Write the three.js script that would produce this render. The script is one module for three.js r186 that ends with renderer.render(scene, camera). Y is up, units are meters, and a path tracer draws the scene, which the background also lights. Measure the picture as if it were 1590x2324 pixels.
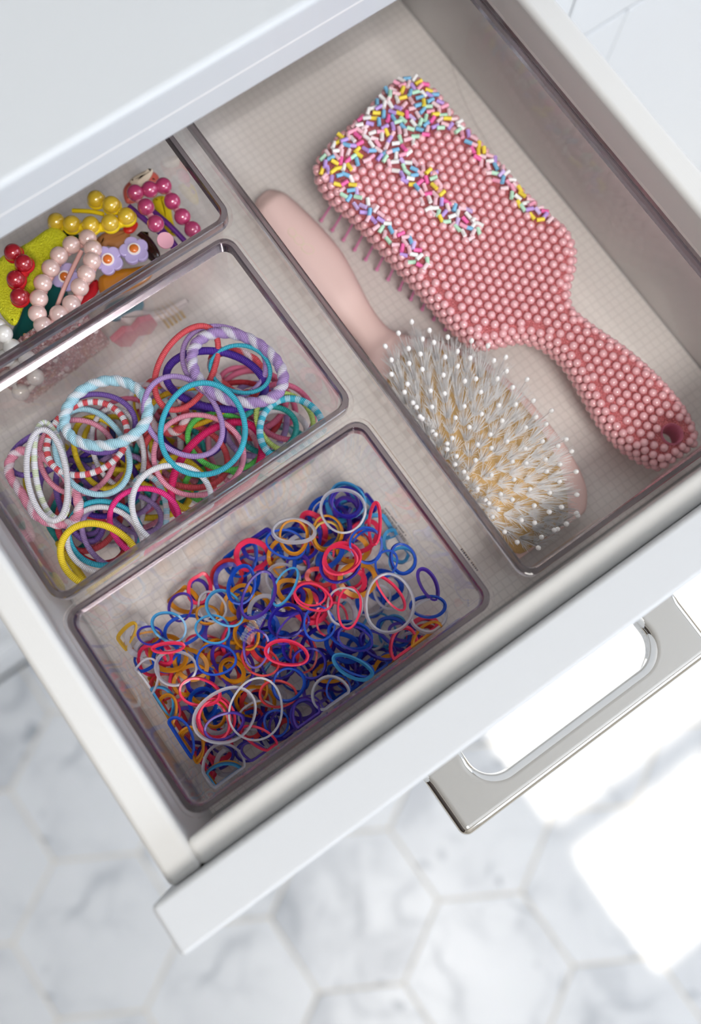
import * as THREE from 'three';
import { RoundedBoxGeometry } from 'three/addons/geometries/RoundedBoxGeometry.js';
import { mergeGeometries, mergeVertices, toCreasedNormals } from 'three/addons/utils/BufferGeometryUtils.js';
import { RectAreaLightUniformsLib } from 'three/addons/lights/RectAreaLightUniformsLib.js';

// ---------------------------------------------------------------- camera, sky, sun, window light, exposure
const scene = new THREE.Scene();
const FPX = 2194.2, Y0 = 0.80;                       // focal length in pixels; height of the organiser rims above the floor
const EYE = new THREE.Vector3(0.06772, Y0 + 0.39179, -0.00356);
const RIGHT = new THREE.Vector3(0.81710, 0.02230, 0.57606);
const DOWN = new THREE.Vector3(-0.55996, -0.20692, 0.80227);
const AHEAD = new THREE.Vector3(0.13709, -0.97810, -0.15658);
const camera = new THREE.PerspectiveCamera(2 * Math.atan(1162 / FPX) * 180 / Math.PI, 1590 / 2324, 0.02, 30);
camera.position.copy(EYE);
camera.up.copy(DOWN).negate();
camera.lookAt(EYE.clone().add(AHEAD));
camera.focus = 0.43;
camera.userData.fStop = 3.9;
scene.add(camera);
scene.background = new THREE.Color(0.62, 0.74, 0.95).multiplyScalar(1.6);
const renderer = new THREE.WebGLRenderer({ antialias: true });
renderer.toneMapping = THREE.LinearToneMapping;
renderer.toneMappingExposure = 0.90;
renderer.shadowMap.enabled = true;
RectAreaLightUniformsLib.init();
const SUN_TAN = 0.839;                               // the sun stands 40 degrees high, straight in front of the cabinet
const sun = new THREE.DirectionalLight(0xfff4e4, 13.0);
sun.position.set(0.3, 0 + 6 * SUN_TAN, 6);
sun.target.position.set(0.3, 0, 0);
sun.castShadow = true;
sun.shadow.radius = 1.2;
sun.shadow.mapSize.set(2048, 2048);
Object.assign(sun.shadow.camera, { left: -3, right: 3, top: 3, bottom: -3, near: 0.1, far: 14 });
scene.add(sun, sun.target);
function windowLight(x, y, z, tx, ty, tz, w, h, power) {   // daylight entering through a window opening
  const l = new THREE.RectAreaLight(0xeaf2ff, power, w, h);
  l.position.set(x, y, z); l.lookAt(tx, ty, tz); scene.add(l);
}
windowLight(0.75, 1.64, 1.895, 0.75, 1.64, 0, 1.04, 0.82, 11.0);
windowLight(1.995, 1.60, 0.60, 0, 1.60, 0.60, 1.5, 1.1, 2.0);

// ---------------------------------------------------------------- helpers
let seed = 20240611;
const rnd = () => { seed = (seed + 0x6d2b79f5) | 0; let t = Math.imul(seed ^ (seed >>> 15), 1 | seed); t = (t + Math.imul(t ^ (t >>> 7), 61 | t)) ^ t; return ((t ^ (t >>> 14)) >>> 0) / 4294967296; };
const rr = (a, b) => a + (b - a) * rnd();
const pick = (a) => a[Math.floor(rnd() * a.length)];
const V = (x, y, z) => new THREE.Vector3(x, y, z);
const clamp = (x, a, b) => Math.min(b, Math.max(a, x));
const lerp = (a, b, t) => a + (b - a) * t;
const smooth = (a, b, x) => { const t = clamp((x - a) / (b - a), 0, 1); return t * t * (3 - 2 * t); };
const taken = new Map();
function numbered(name) { const n = taken.get(name) ?? 0; taken.set(name, n + 1); return n ? name + '_' + String(n).padStart(3, '0') : name; }
// a pixel of the photograph and a height (metres above the organiser rims) give a point
function at(u, v, h) {
  const d = AHEAD.clone().addScaledVector(RIGHT, (u - 795) / FPX).addScaledVector(DOWN, (v - 1162) / FPX);
  return EYE.clone().addScaledVector(d, (Y0 + h - EYE.y) / d.y);
}
const metresPerPixel = (p) => p.clone().sub(EYE).dot(AHEAD) / FPX;
function shade(o) { o.traverse((m) => { if (m.isMesh) { m.castShadow = true; m.receiveShadow = true; } }); return o; }
function mesh(name, geometry, material, parent) { const m = new THREE.Mesh(geometry, material); m.name = name; if (parent) parent.add(m); shade(m); return m; }
function tag(o, label, category, group) { o.userData.label = label; o.userData.category = category; if (group) o.userData.group = group; return o; }
function thing(name, label, category, position, group) {
  const g = new THREE.Group(); g.name = numbered(name); if (position) g.position.copy(position); scene.add(g);
  return tag(g, label, category, group);
}
function single(name, geometry, material, label, category, group) {   // a thing that is one mesh
  const m = mesh(numbered(name), geometry, material, scene); return tag(m, label, category, group);
}
function structure(name, geometry, material) { const m = mesh(name, geometry, material, scene); m.userData.kind = 'structure'; return m; }
const box = (x0, x1, y0, y1, z0, z1) => new THREE.BoxGeometry(x1 - x0, y1 - y0, z1 - z0).translate((x0 + x1) / 2, (y0 + y1) / 2, (z0 + z1) / 2);
const rbox = (x0, x1, y0, y1, z0, z1, r = 0.0015, seg = 3) => new RoundedBoxGeometry(x1 - x0, y1 - y0, z1 - z0, seg, r).translate((x0 + x1) / 2, (y0 + y1) / 2, (z0 + z1) / 2);
function plain(g) { for (const k of Object.keys(g.attributes)) if (!['position', 'normal', 'uv'].includes(k)) g.deleteAttribute(k); return g.index ? g.toNonIndexed() : g; }
const merge = (list) => mergeGeometries(list.map(plain));
// tileable value noise
function noise2(period, salt) {
  const n = period * period, t = new Float32Array(n); let s = salt * 7919 + 13;
  for (let i = 0; i < n; i++) { s = (s * 1664525 + 1013904223) >>> 0; t[i] = s / 4294967296; }
  const f = (x) => x * x * (3 - 2 * x);
  return (u, v) => {
    const x = (((u % 1) + 1) % 1) * period, y = (((v % 1) + 1) % 1) * period, xi = Math.floor(x), yi = Math.floor(y), a = f(x - xi), b = f(y - yi);
    const g = (i, j) => t[(j % period) * period + (i % period)];
    return lerp(lerp(g(xi, yi), g(xi + 1, yi), a), lerp(g(xi, yi + 1), g(xi + 1, yi + 1), a), b);
  };
}
function texture(w, h, fn, srgb = true) {
  const d = new Uint8Array(w * h * 4);
  for (let y = 0; y < h; y++) for (let x = 0; x < w; x++) { const c = fn((x + 0.5) / w, (y + 0.5) / h), o = (y * w + x) * 4; d[o] = clamp(c[0], 0, 255); d[o + 1] = clamp(c[1], 0, 255); d[o + 2] = clamp(c[2], 0, 255); d[o + 3] = 255; }
  const t = new THREE.DataTexture(d, w, h);
  t.wrapS = t.wrapT = THREE.RepeatWrapping; t.magFilter = THREE.LinearFilter; t.minFilter = THREE.LinearMipmapLinearFilter; t.generateMipmaps = true;
  if (srgb) t.colorSpace = THREE.SRGBColorSpace; t.needsUpdate = true; return t;
}
const std = (color, roughness = 0.5, extra = {}) => new THREE.MeshStandardMaterial({ color, roughness, ...extra });
const phys = (color, roughness = 0.5, extra = {}) => new THREE.MeshPhysicalMaterial({ color, roughness, ...extra });

function outward(poly) {                                 // unit normals pointing out of a closed outline
  let area = 0; const n = poly.length; for (let i = 0; i < n; i++) { const a = poly[i], b = poly[(i + 1) % n]; area += a.x * b.z - b.x * a.z; }
  return poly.map((p, i) => { const a = poly[(i - 1 + n) % n], b = poly[(i + 1) % n], d = V(b.z - a.z, 0, -(b.x - a.x)).normalize(); return area > 0 ? d : d.negate(); });
}
// a slab with the given outline (world x, z; y = top of the rim), profile = [[inset, drop], ...] from the top down, flat caps, optional round hole
function slab(poly, profile, topLift, hole) {
  const nor = outward(poly), n = poly.length, rings = profile.map(([ins, drop]) => poly.map((p, i) => [p.x - nor[i].x * ins, p.y - drop, p.z - nor[i].z * ins]));
  const pos = [], nrm = [], idx = []; rings.forEach((r, k) => { const a = profile[Math.max(0, k - 1)], b = profile[Math.min(profile.length - 1, k + 1)]; r.forEach((p, i) => { const v = V(nor[i].x * (b[1] - a[1]), a[0] - b[0], nor[i].z * (b[1] - a[1])).normalize(); pos.push(...p); nrm.push(v.x, v.y, v.z); }); });
  let area = 0; for (let i = 0; i < n; i++) { const a = poly[i], b = poly[(i + 1) % n]; area += a.x * b.z - b.x * a.z; }
  for (let j = 0; j < rings.length - 1; j++) for (let i = 0; i < n; i++) { const a = j * n + i, b = j * n + (i + 1) % n, c = a + n, d = b + n; if (area > 0) idx.push(a, b, c, b, d, c); else idx.push(a, c, b, b, c, d); }
  for (const [ring, up] of [[rings[0], true], [rings[rings.length - 1], false]]) {
    const contour = ring.map((p) => new THREE.Vector2(p[0], p[2])), holes = [], all = ring.slice();
    if (hole) { const h = [], y = ring[hole.near][1]; for (let k = 0; k < 24; k++) { const a = k / 24 * Math.PI * 2; h.push(new THREE.Vector2(hole.x + hole.r * Math.cos(a), hole.z + hole.r * Math.sin(a))); } holes.push(h); h.forEach((q) => all.push([q.x, y, q.y])); }
    const tri = THREE.ShapeUtils.triangulateShape(contour, holes), base = pos.length / 3; all.forEach((p) => { pos.push(...p); nrm.push(0, up ? 1 : -1, 0); });
    for (const [a, b, c] of tri) {
      const pa = all[a], pb = all[b], pc = all[c], cr = (pb[2] - pa[2]) * (pc[0] - pa[0]) - (pb[0] - pa[0]) * (pc[2] - pa[2]);
      if ((cr > 0) === up) idx.push(base + a, base + b, base + c); else idx.push(base + a, base + c, base + b);
    }
  }
  const g = new THREE.BufferGeometry(); g.setAttribute('position', new THREE.Float32BufferAttribute(pos, 3)); g.setAttribute('normal', new THREE.Float32BufferAttribute(nrm, 3)); g.setIndex(idx);
  return g;
}
// ---------------------------------------------------------------- surfaces
const nA = noise2(4, 1), nB = noise2(8, 2), nC = noise2(16, 3), nD = noise2(32, 4), nE = noise2(64, 5), nF = noise2(128, 6);
const fbm = (u, v) => 0.45 * nA(u, v) + 0.25 * nB(u, v) + 0.15 * nC(u, v) + 0.1 * nD(u, v) + 0.05 * nE(u, v);
const marbleMap = texture(1024, 1024, (u, v) => {
  const wx = u + 0.16 * (fbm(u + 0.3, v) - 0.5), wy = v + 0.16 * (fbm(u, v + 0.6) - 0.5);
  const ridge = (n, p) => Math.pow(1 - Math.abs(2 * n - 1), p);
  const vein = ridge(0.75 * nB(wx, wy) + 0.25 * nC(wx, wy), 7) * smooth(0.35, 0.8, nB(u + 0.4, v)) + 0.5 * ridge(0.7 * nC(wy, wx) + 0.3 * nD(wx, wy), 10) * smooth(0.5, 0.85, nB(v, u));
  const spots = smooth(0.72, 0.92, nD(wx, wy)) * smooth(0.45, 0.75, nB(u + 0.2, v + 0.7));
  const cloud = fbm(wx + 0.5, wy + 0.1);
  const k = clamp(0.42 * vein + 0.55 * spots + 0.22 * smooth(0.5, 0.72, cloud), 0, 1);
  return [lerp(236, 150, k) - 26 * cloud, lerp(238, 156, k) - 25 * cloud, lerp(239, 163, k) - 22 * cloud];
});
const marble = std(0xeeeff0, 0.32, { map: marbleMap });
const grout = std(0xd6cdbc, 0.9);
const paintNoise = texture(256, 256, (u, v) => { const n = 128 + 60 * (nE(u, v) - 0.5) + 60 * (nF(u, v) - 0.5); return [n, n, n]; }, false);
const whitePaint = std(0xcacdd0, 0.6, { bumpMap: paintNoise, bumpScale: 0.00004 });
const drawerPaint = std(0xdddddb, 0.6, { bumpMap: paintNoise, bumpScale: 0.00004 });
const wallPaint = std(0xcbc7c0, 0.9);
const ceilingPaint = std(0xdddbd7, 0.95);
const quartzMap = texture(512, 512, (u, v) => { const k = smooth(0.5, 0.75, fbm(u * 1, v * 1)) * 9; return [232 - k, 234 - k, 236 - k * 0.7]; });
const quartz = phys(0xe4e7e9, 0.3, { map: quartzMap, specularIntensity: 0.6 });
const chrome = phys(0xe8e6e2, 0.04, { metalness: 1 });
const acrylic = phys(0xfcfafa, 0.03, { transmission: 1, thickness: 0, ior: 1.42 });
const acrylicLip = phys(0xffffff, 0.14, { transmission: 1, thickness: 0.004, ior: 1.49, attenuationColor: new THREE.Color(0x8a8087), attenuationDistance: 0.009 });
const linerBump = texture(256, 256, (u, v) => {
  const g = (t) => Math.min(t % 1, 1 - t % 1); const row = Math.floor(v * 8), du = g(u * 8 + (row % 2) * 0.12), dv = g(v * 8);
  const line = Math.max(1 - smooth(0.03, 0.09, du), 1 - smooth(0.03, 0.09, dv)); const n = 215 - 190 * line; return [n, n, n];
}, false);
const linerMap = texture(256, 256, (u, v) => {
  const g = (t) => Math.min(t % 1, 1 - t % 1); const row = Math.floor(v * 8), du = g(u * 8 + (row % 2) * 0.12), dv = g(v * 8);
  const line = Math.max(1 - smooth(0.03, 0.08, du), 1 - smooth(0.03, 0.08, dv)), k = 1 - 0.055 * line; return [246 * k, 243 * k, 238 * k];
});
for (const t of [linerBump, linerMap]) t.repeat.set(1 / 0.034, 1 / 0.034);
const liner = std(0xffffff, 0.5, { map: linerMap, bumpMap: linerBump, bumpScale: 0.00014 });
function uvMetres(g, fx, fy) {                        // planar uv in metres from positions
  const p = g.attributes.position, uv = new Float32Array(p.count * 2);
  for (let i = 0; i < p.count; i++) { const q = [p.getX(i), p.getY(i), p.getZ(i)]; uv[2 * i] = q[fx]; uv[2 * i + 1] = q[fy]; }
  g.setAttribute('uv', new THREE.BufferAttribute(uv, 2)); return g;
}

// ---------------------------------------------------------------- room
const RX0 = -1.7, RX1 = 2.0, RZ0 = -0.86, RZ1 = 1.9, RY = 2.55;
const floor = structure('floor', box(RX0 - 0.12, RX1 + 0.12, -0.08, -0.0012, RZ0 - 0.12, RZ1 + 0.12), grout);
{
  const S = 0.0981, gap = 0.0013, cx0 = 0.137, cz0 = 0.291 - S;     // marble hexagons, points along z
  const shape = new THREE.Shape(); for (let k = 0; k < 6; k++) { const a = Math.PI / 6 + k * Math.PI / 3, R = S - gap - 0.0008; shape[k ? 'lineTo' : 'moveTo'](R * Math.cos(a), R * Math.sin(a)); } shape.closePath();
  const variants = [];
  for (let k = 0; k < 10; k++) {
    const g = new THREE.ExtrudeGeometry(shape, { depth: 0.006, bevelEnabled: true, bevelSize: 0.0008, bevelThickness: 0.0008, bevelSegments: 1, curveSegments: 1 }).rotateX(-Math.PI / 2);
    g.translate(0, -0.0068, 0); uvMetres(g, 0, 2);
    const uv = g.attributes.uv, a = rr(0, 6.28), ox = rnd(), oy = rnd(), s = 1 / 0.55;
    for (let i = 0; i < uv.count; i++) { const x = uv.getX(i) * s, y = uv.getY(i) * s; uv.setXY(i, x * Math.cos(a) - y * Math.sin(a) + ox, x * Math.sin(a) + y * Math.cos(a) + oy); }
    variants.push(g);
  }
  const dx = S * Math.sqrt(3), dz = 1.5 * S;
  for (let j = -4; j <= 8; j++) for (let i = -7; i <= 8; i++) {
    const x = cx0 + (i + (Math.abs(j) % 2) * 0.5) * dx, z = cz0 + j * dz;
    if (x < -0.95 || x > 1.3 || z < -0.3 || z > 1.25) continue;
    const t = mesh('tile', variants[Math.floor(rnd() * 10)], marble, floor); t.position.set(x, 0, z);
  }
}
structure('ceiling', box(RX0 - 0.12, RX1 + 0.12, RY, RY + 0.1, RZ0 - 0.12, RZ1 + 0.12), ceilingPaint);
structure('wall_back', box(RX0 - 0.12, RX1 + 0.12, 0, RY, RZ0 - 0.12, RZ0), wallPaint);
{ // dark stained door in the left wall
  const d = new THREE.Group(); d.name = 'door_1'; d.userData.kind = 'structure'; scene.add(d); const wood = std(0x2a1d17, 0.5);
  mesh('door_leaf', rbox(RX0, RX0 + 0.035, 0.005, 2.04, -0.2, 1.5, 0.003), wood, d);
  for (const [y0, y1] of [[0.2, 0.95], [1.1, 1.88]]) mesh('door_panel', rbox(RX0 + 0.035, RX0 + 0.043, y0, y1, 0.0, 1.3, 0.003), wood, d);
  mesh('door_knob', new THREE.SphereGeometry(0.028, 16, 12).translate(RX0 + 0.075, 1.0, -0.12), chrome, d);
}
structure('wall_left', box(RX0 - 0.12, RX0, 0, RY, RZ0, RZ1), wallPaint);
{ // flat ceiling lamp
  const t = thing('ceiling_lamp', 'flat square white ceiling lamp above the vanity', 'ceiling lamp', V(-0.15, RY, 0.86));
  mesh('housing', rbox(-0.31, 0.31, -0.045, 0, -0.31, 0.31, 0.008), whitePaint, t);
  mesh('diffuser', box(-0.29, 0.29, -0.050, -0.044, -0.29, 0.29), std(0xffffff, 0.6, { emissive: 0xfff8f0, emissiveIntensity: 2.0 }), t);
  const l = new THREE.RectAreaLight(0xfdf8f2, 24, 0.58, 0.58); l.position.set(0, -0.055, 0); l.rotation.x = -Math.PI / 2; t.add(l);
}
// wall in front of the cabinet with the sunny window, wall on the right with the second window
const W1 = { a: 0.213, b: 1.29, y0: 1.219, y1: 2.06 }, W2 = { a: -0.2, b: 1.4, y0: 1.0, y1: 2.2 };
structure('wall_front', merge([box(RX0, W1.a, 0, RY, RZ1, RZ1 + 0.1), box(W1.b, RX1, 0, RY, RZ1, RZ1 + 0.1), box(W1.a, W1.b, 0, W1.y0, RZ1, RZ1 + 0.1), box(W1.a, W1.b, W1.y1, RY, RZ1, RZ1 + 0.1)]), wallPaint);
structure('wall_right', merge([box(RX1, RX1 + 0.1, 0, RY, RZ0, W2.a), box(RX1, RX1 + 0.1, 0, RY, W2.b, RZ1), box(RX1, RX1 + 0.1, 0, W2.y0, W2.a, W2.b), box(RX1, RX1 + 0.1, W2.y1, RY, W2.a, W2.b)]), wallPaint);
const paneGlass = phys(0xffffff, 0.0, { transmission: 1, thickness: 0, ior: 1.45 });
{
  const w = new THREE.Group(); w.name = 'window_1'; w.userData.kind = 'structure'; scene.add(w);
  const z0 = RZ1 + 0.004, z1 = RZ1 + 0.03;
  mesh('rail', box(W1.a, W1.b, 1.371, 1.388, z0, z1), whitePaint, w);
  mesh('rail', box(W1.a, W1.b, 1.70, 1.735, z0, z1), whitePaint, w);
  mesh('mullion', box(0.74, 0.77, W1.y0, W1.y1, z0, z1), whitePaint, w);
  mesh('sill', box(W1.a - 0.05, W1.b + 0.05, W1.y0 - 0.055, W1.y0 - 0.028, RZ1 - 0.03, RZ1 + 0.0995), whitePaint, w);
  for (const [xa, xb] of [[W1.a, 0.74], [0.77, W1.b]]) for (const [ya, yb] of [[W1.y0, 1.371], [1.388, 1.70], [1.735, W1.y1]]) mesh('pane', new THREE.PlaneGeometry(xb - xa, yb - ya).translate((xa + xb) / 2, (ya + yb) / 2, RZ1 + 0.017), paneGlass, w);
}
{
  const w = new THREE.Group(); w.name = 'window_2'; w.userData.kind = 'structure'; scene.add(w);
  const x0 = RX1 + 0.004, x1 = RX1 + 0.03;
  mesh('mullion', box(x0, x1, W2.y0, W2.y1, 0.58, 0.62), whitePaint, w);
  mesh('rail', box(x0, x1, 1.58, 1.62, W2.a, W2.b), whitePaint, w);
  mesh('sill', box(RX1 - 0.03, RX1 + 0.1, W2.y0 - 0.03, W2.y0, W2.a - 0.05, W2.b + 0.05), whitePaint, w);
  for (const [za, zb] of [[W2.a, 0.58], [0.62, W2.b]]) for (const [ya, yb] of [[W2.y0, 1.58], [1.62, W2.y1]]) mesh('pane', new THREE.PlaneGeometry(zb - za, yb - ya).rotateY(-Math.PI / 2).translate(RX1 + 0.017, (ya + yb) / 2, (za + zb) / 2), paneGlass, w);
}

// ---------------------------------------------------------------- vanity cabinet, countertop, drawer
const FACE = -0.243;                                   // front plane of the cabinet
{
  const t = thing('vanity_cabinet', 'white painted vanity cabinet with inset drawer fronts under the countertop', 'cabinet', V(0, 0, 0));
  const body = [], fr = 0.0;
  body.push(box(-1.0, -0.98, 0.1, Y0 + 0.045, RZ0, FACE), box(1.28, 1.30, 0.1, Y0 + 0.045, RZ0, FACE), box(-1.0, 1.3, 0.1, 0.12, RZ0, FACE), box(-1.0, 1.3, 0.0, 0.1, RZ0, FACE - 0.06), box(-1.0, 1.3, 0.1, Y0 + 0.045, RZ0, RZ0 + 0.01));
  mesh('carcass', merge(body), whitePaint, t);
  const bars = [];
  for (const [a, b] of [[-1.0, -0.92], [-0.08, -0.0290], [0.3510, 0.4], [0.92, 0.975]]) bars.push(box(a, b, 0.1, Y0 + 0.045, FACE - 0.02, FACE));
  bars.push(box(-1.0, 1.3, Y0 + 0.0215, Y0 + 0.045, FACE - 0.02, FACE), box(-1.0, 1.3, 0.1, 0.14, FACE - 0.02, FACE), box(1.26, 1.3, 0.1, Y0 + 0.045, FACE - 0.02, FACE));
  mesh('face_frame', merge(bars), whitePaint, t);
  for (const [a, b] of [[-0.918, -0.082], [0.402, 0.918], [0.977, 1.258]]) {
    mesh('drawer_front', rbox(a, b, Y0 - 0.1135, Y0 + 0.0190, FACE - 0.02, FACE, 0.0015), whitePaint, t);
  }
  for (const [a, b] of [[-0.918, -0.082], [-0.0265, 0.3485], [0.402, 0.918], [0.977, 1.258]]) {   // framed doors below
    const y0 = 0.142, y1 = Y0 - 0.1165, f = 0.055;
    const d = mesh('door', merge([rbox(a, a + f, y0, y1, FACE - 0.02, FACE), rbox(b - f, b, y0, y1, FACE - 0.02, FACE), rbox(a + f, b - f, y0, y0 + f, FACE - 0.02, FACE), rbox(a + f, b - f, y1 - f, y1, FACE - 0.02, FACE)]), whitePaint, t);
    mesh('door_panel', box(a + f, b - f, y0 + f, y1 - f, FACE - 0.02, FACE - 0.010), whitePaint, d);
  }
}
{
  const g = rbox(-1.02, 1.32, Y0 + 0.045, Y0 + 0.075, RZ0, -0.2235, 0.003, 4); uvMetres(g, 0, 2);
  const t = thing('countertop', 'white quartz countertop slab with eased front edge over the open drawer', 'countertop', V(0, 0, 0));
  mesh('slab', g, quartz, t);
  mesh('build_up_seam', box(-1.02, 1.32, Y0 + 0.0592, Y0 + 0.0596, -0.2245, -0.22335), std(0xf2efec, 0.5), t);
}
const DX0 = -0.0029, DX1 = 0.3268, DB = -0.0795;        // inside of the drawer and its bottom
{
  const t = thing('open_drawer', 'white painted pull-out drawer with chrome pull, opened below the countertop', 'drawer', V(0, Y0, 0));
  const back = -0.55, lip = 0.004;
  mesh('side_panel', rbox(DX0 - 0.0146, DX0, DB - 0.012, lip, back, 0.0147, 0.003, 4), drawerPaint, t);
  mesh('side_panel', rbox(DX1, DX1 + 0.0146, DB - 0.012, lip, back, 0.0147, 0.003, 4), drawerPaint, t);
  mesh('box_front', rbox(DX0 - 0.001, DX1 + 0.001, DB - 0.012, lip - 0.0002, 0.0030, 0.0147, 0.003, 4), drawerPaint, t);
  mesh('box_back', rbox(DX0 - 0.001, DX1 + 0.001, DB - 0.012, lip - 0.01, back, back + 0.0146, 0.003, 4), drawerPaint, t);
  mesh('bottom_panel', box(DX0 - 0.004, DX1 + 0.004, DB - 0.008, DB - 0.001, back + 0.01, 0.006), drawerPaint, t);
  const front = mesh('front_panel', rbox(-0.0243, 0.3460, -0.1135, 0.0165, 0.0148, 0.0361, 0.0022, 4), whitePaint, t);
  // pull: flat bar bent round a slot with rounded corners
  const zb = 0.0345, zf = 0.0735, xa = 0.0862, xb = 0.2290, ia = 0.1072, ib = 0.2068, iz = 0.0607, top = -0.045, th = 0.013, out = [];
  const arc = (cx, cz, r, a0, a1, n) => { for (let k = 0; k <= n; k++) { const a = (a0 + (a1 - a0) * k / n) * Math.PI / 180; out.push(V(cx + r * Math.cos(a), top, cz + r * Math.sin(a))); } };
  out.push(V(xa, top, zb), V(xa, top, zb + 0.012)); arc(xa + 0.0044, zf - 0.0044, 0.0044, 180, 90, 8); for (let k = 1; k < 6; k++) out.push(V(lerp(xa, xb, k / 6), top, zf)); arc(xb - 0.0044, zf - 0.0044, 0.0044, 90, 0, 8); out.push(V(xb, top, zb + 0.012), V(xb, top, zb));
  out.push(V(ib, top, zb)); arc(ib - 0.0125, iz - 0.0125, 0.0125, 0, 90, 16); for (let k = 1; k < 6; k++) out.push(V(lerp(ib - 0.0125, ia + 0.0125, k / 6), top, iz)); arc(ia + 0.0125, iz - 0.0125, 0.0125, 90, 180, 16); out.push(V(ia, top, zb));
  const prof = []; for (let k = 0; k <= 8; k++) { const a = k / 8 * Math.PI / 2; prof.push([0.0042 * (1 - Math.sin(a)), 0.0042 * (1 - Math.cos(a))]); } prof.push([0, th - 0.004]); for (let k = 1; k <= 4; k++) { const a = k / 4 * Math.PI / 2; prof.push([0.004 * (1 - Math.cos(a)), th - 0.004 + 0.004 * Math.sin(a)]); }
  const g = slab(out, prof);
  const h = mesh('pull_handle', g, chrome, front); h.userData.label = 'polished chrome slot-shaped pull';
  const l = single('drawer_liner', uvMetres(box(DX0 + 0.0012, DX1 - 0.0012, DB - 0.0008, DB + 0.0004, -0.52, 0.0018).translate(0, Y0, 0), 0, 2), liner, 'pale ribbed grid liner covering the drawer bottom', 'liner');
}

// ---------------------------------------------------------------- clear organiser bins
function rrect(hx, hz, r, y, n = 6) {                   // rounded rectangle as a ring of points
  const out = [];
  for (const [sx, sz, a0] of [[1, 1, 0], [-1, 1, 90], [-1, -1, 180], [1, -1, 270]]) for (let k = 0; k <= n; k++) {
    const a = (a0 + 90 * k / n) * Math.PI / 180; out.push([sx * (hx - r) + r * Math.cos(a), y, sz * (hz - r) + r * Math.sin(a)]);
  }
  return out;
}
function loft(rings, closed = false, cap = false) {
  const n = rings[0].length, pos = [], idx = []; rings.forEach((r) => r.forEach((p) => pos.push(...p)));
  const m = rings.length;
  for (let j = 0; j < (closed ? m : m - 1); j++) for (let i = 0; i < n; i++) {
    const a = j * n + i, b = j * n + (i + 1) % n, c = ((j + 1) % m) * n + i, d = ((j + 1) % m) * n + (i + 1) % n;
    idx.push(a, c, b, b, c, d);
  }
  if (cap) { const c = pos.length / 3, p0 = rings[0]; pos.push(0, p0[0][1], 0); for (let i = 0; i < n; i++) idx.push(c, i, (i + 1) % n); }
  const g = new THREE.BufferGeometry(); g.setAttribute('position', new THREE.Float32BufferAttribute(pos, 3)); g.setIndex(idx);
  const t = g.toNonIndexed(); t.computeVertexNormals(); return toCreasedNormals(t, 0.7);
}
const BIN_H = 0.0765;
function bin(name, label, hx, hz, tx, tz, center, turn) {
  const t = thing(name, label, 'organizer bin', V(center.x, Y0 - BIN_H - 0.0005, center.z), 'clear organiser bins in the drawer'); t.rotation.y = turn;
  const H = BIN_H, f = 0.0020, w = 0.0050, bx = hx - w - tx, bz = hz - w - tz;
  // base sheet, coved edge and walls in one moulding
  mesh('tray', loft([rrect(bx - 0.004, bz - 0.004, 0.003, 0.0012), rrect(bx - 0.0014, bz - 0.0014, 0.0036, 0.0020), rrect(bx, bz, 0.004, 0.0048), rrect(hx - w, hz - w, 0.0052, H - 0.006)], false, true), acrylic, t);
  // thick inner lip
  const lip = mesh('lip', loft([rrect(hx - w, hz - w, 0.0052, H - 0.006), rrect(hx - w + 0.0002, hz - w + 0.0002, 0.0052, H - 0.0008), rrect(hx - w + 0.0008, hz - w + 0.0008, 0.0056, H), rrect(hx - f - 0.0004, hz - f - 0.0004, 0.0066, H), rrect(hx - f, hz - f, 0.0068, H - 0.0004), rrect(hx - f, hz - f, 0.0068, H - 0.006)].reverse(), true), acrylicLip, t);
  // thin flange round the outside
  mesh('flange', loft([rrect(hx - f + 0.0001, hz - f + 0.0001, 0.0068, H - 0.0006), rrect(hx - 0.0006, hz - 0.0006, 0.0078, H - 0.0008), rrect(hx, hz, 0.0082, H - 0.0020), rrect(hx, hz, 0.0082, H - 0.0044)].reverse()), acrylic, t);
  return t;
}
const BX = 0.076, BZ = 0.0503;
const bin3 = bin('clear_bin', 'clear plastic bin of tiny coloured rubber bands in the drawer corner', BX, BZ, 0.002, 0.0015, V(0.0762, 0, -0.0500), 0);
const bin2 = bin('clear_bin', 'clear plastic bin of thick coloured hair ties, middle of three', BX, BZ, 0.002, 0.0015, V(0.0772, 0, -0.1515), 0.006);
const bin1 = bin('clear_bin', 'clear plastic bin of pearl and flower hair clips, half under the countertop', BX, BZ, 0.002, 0.0015, V(0.0832, 0, -0.2535), 0);
const bigBox = bin('clear_bin', 'long clear plastic bin holding two pink hairbrushes', 0.0775, 0.1515, 0.0085, 0.002, V(0.2412, 0, -0.1505), 0);

// ---------------------------------------------------------------- shared shapes
const FLOOR_H = -BIN_H + 0.0012;                        // top of a bin's base sheet, relative to the rims
function closedCurve(points, n) { return new THREE.CatmullRomCurve3(points, true, 'centripetal').getPoints(n).slice(0, n); }
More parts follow.
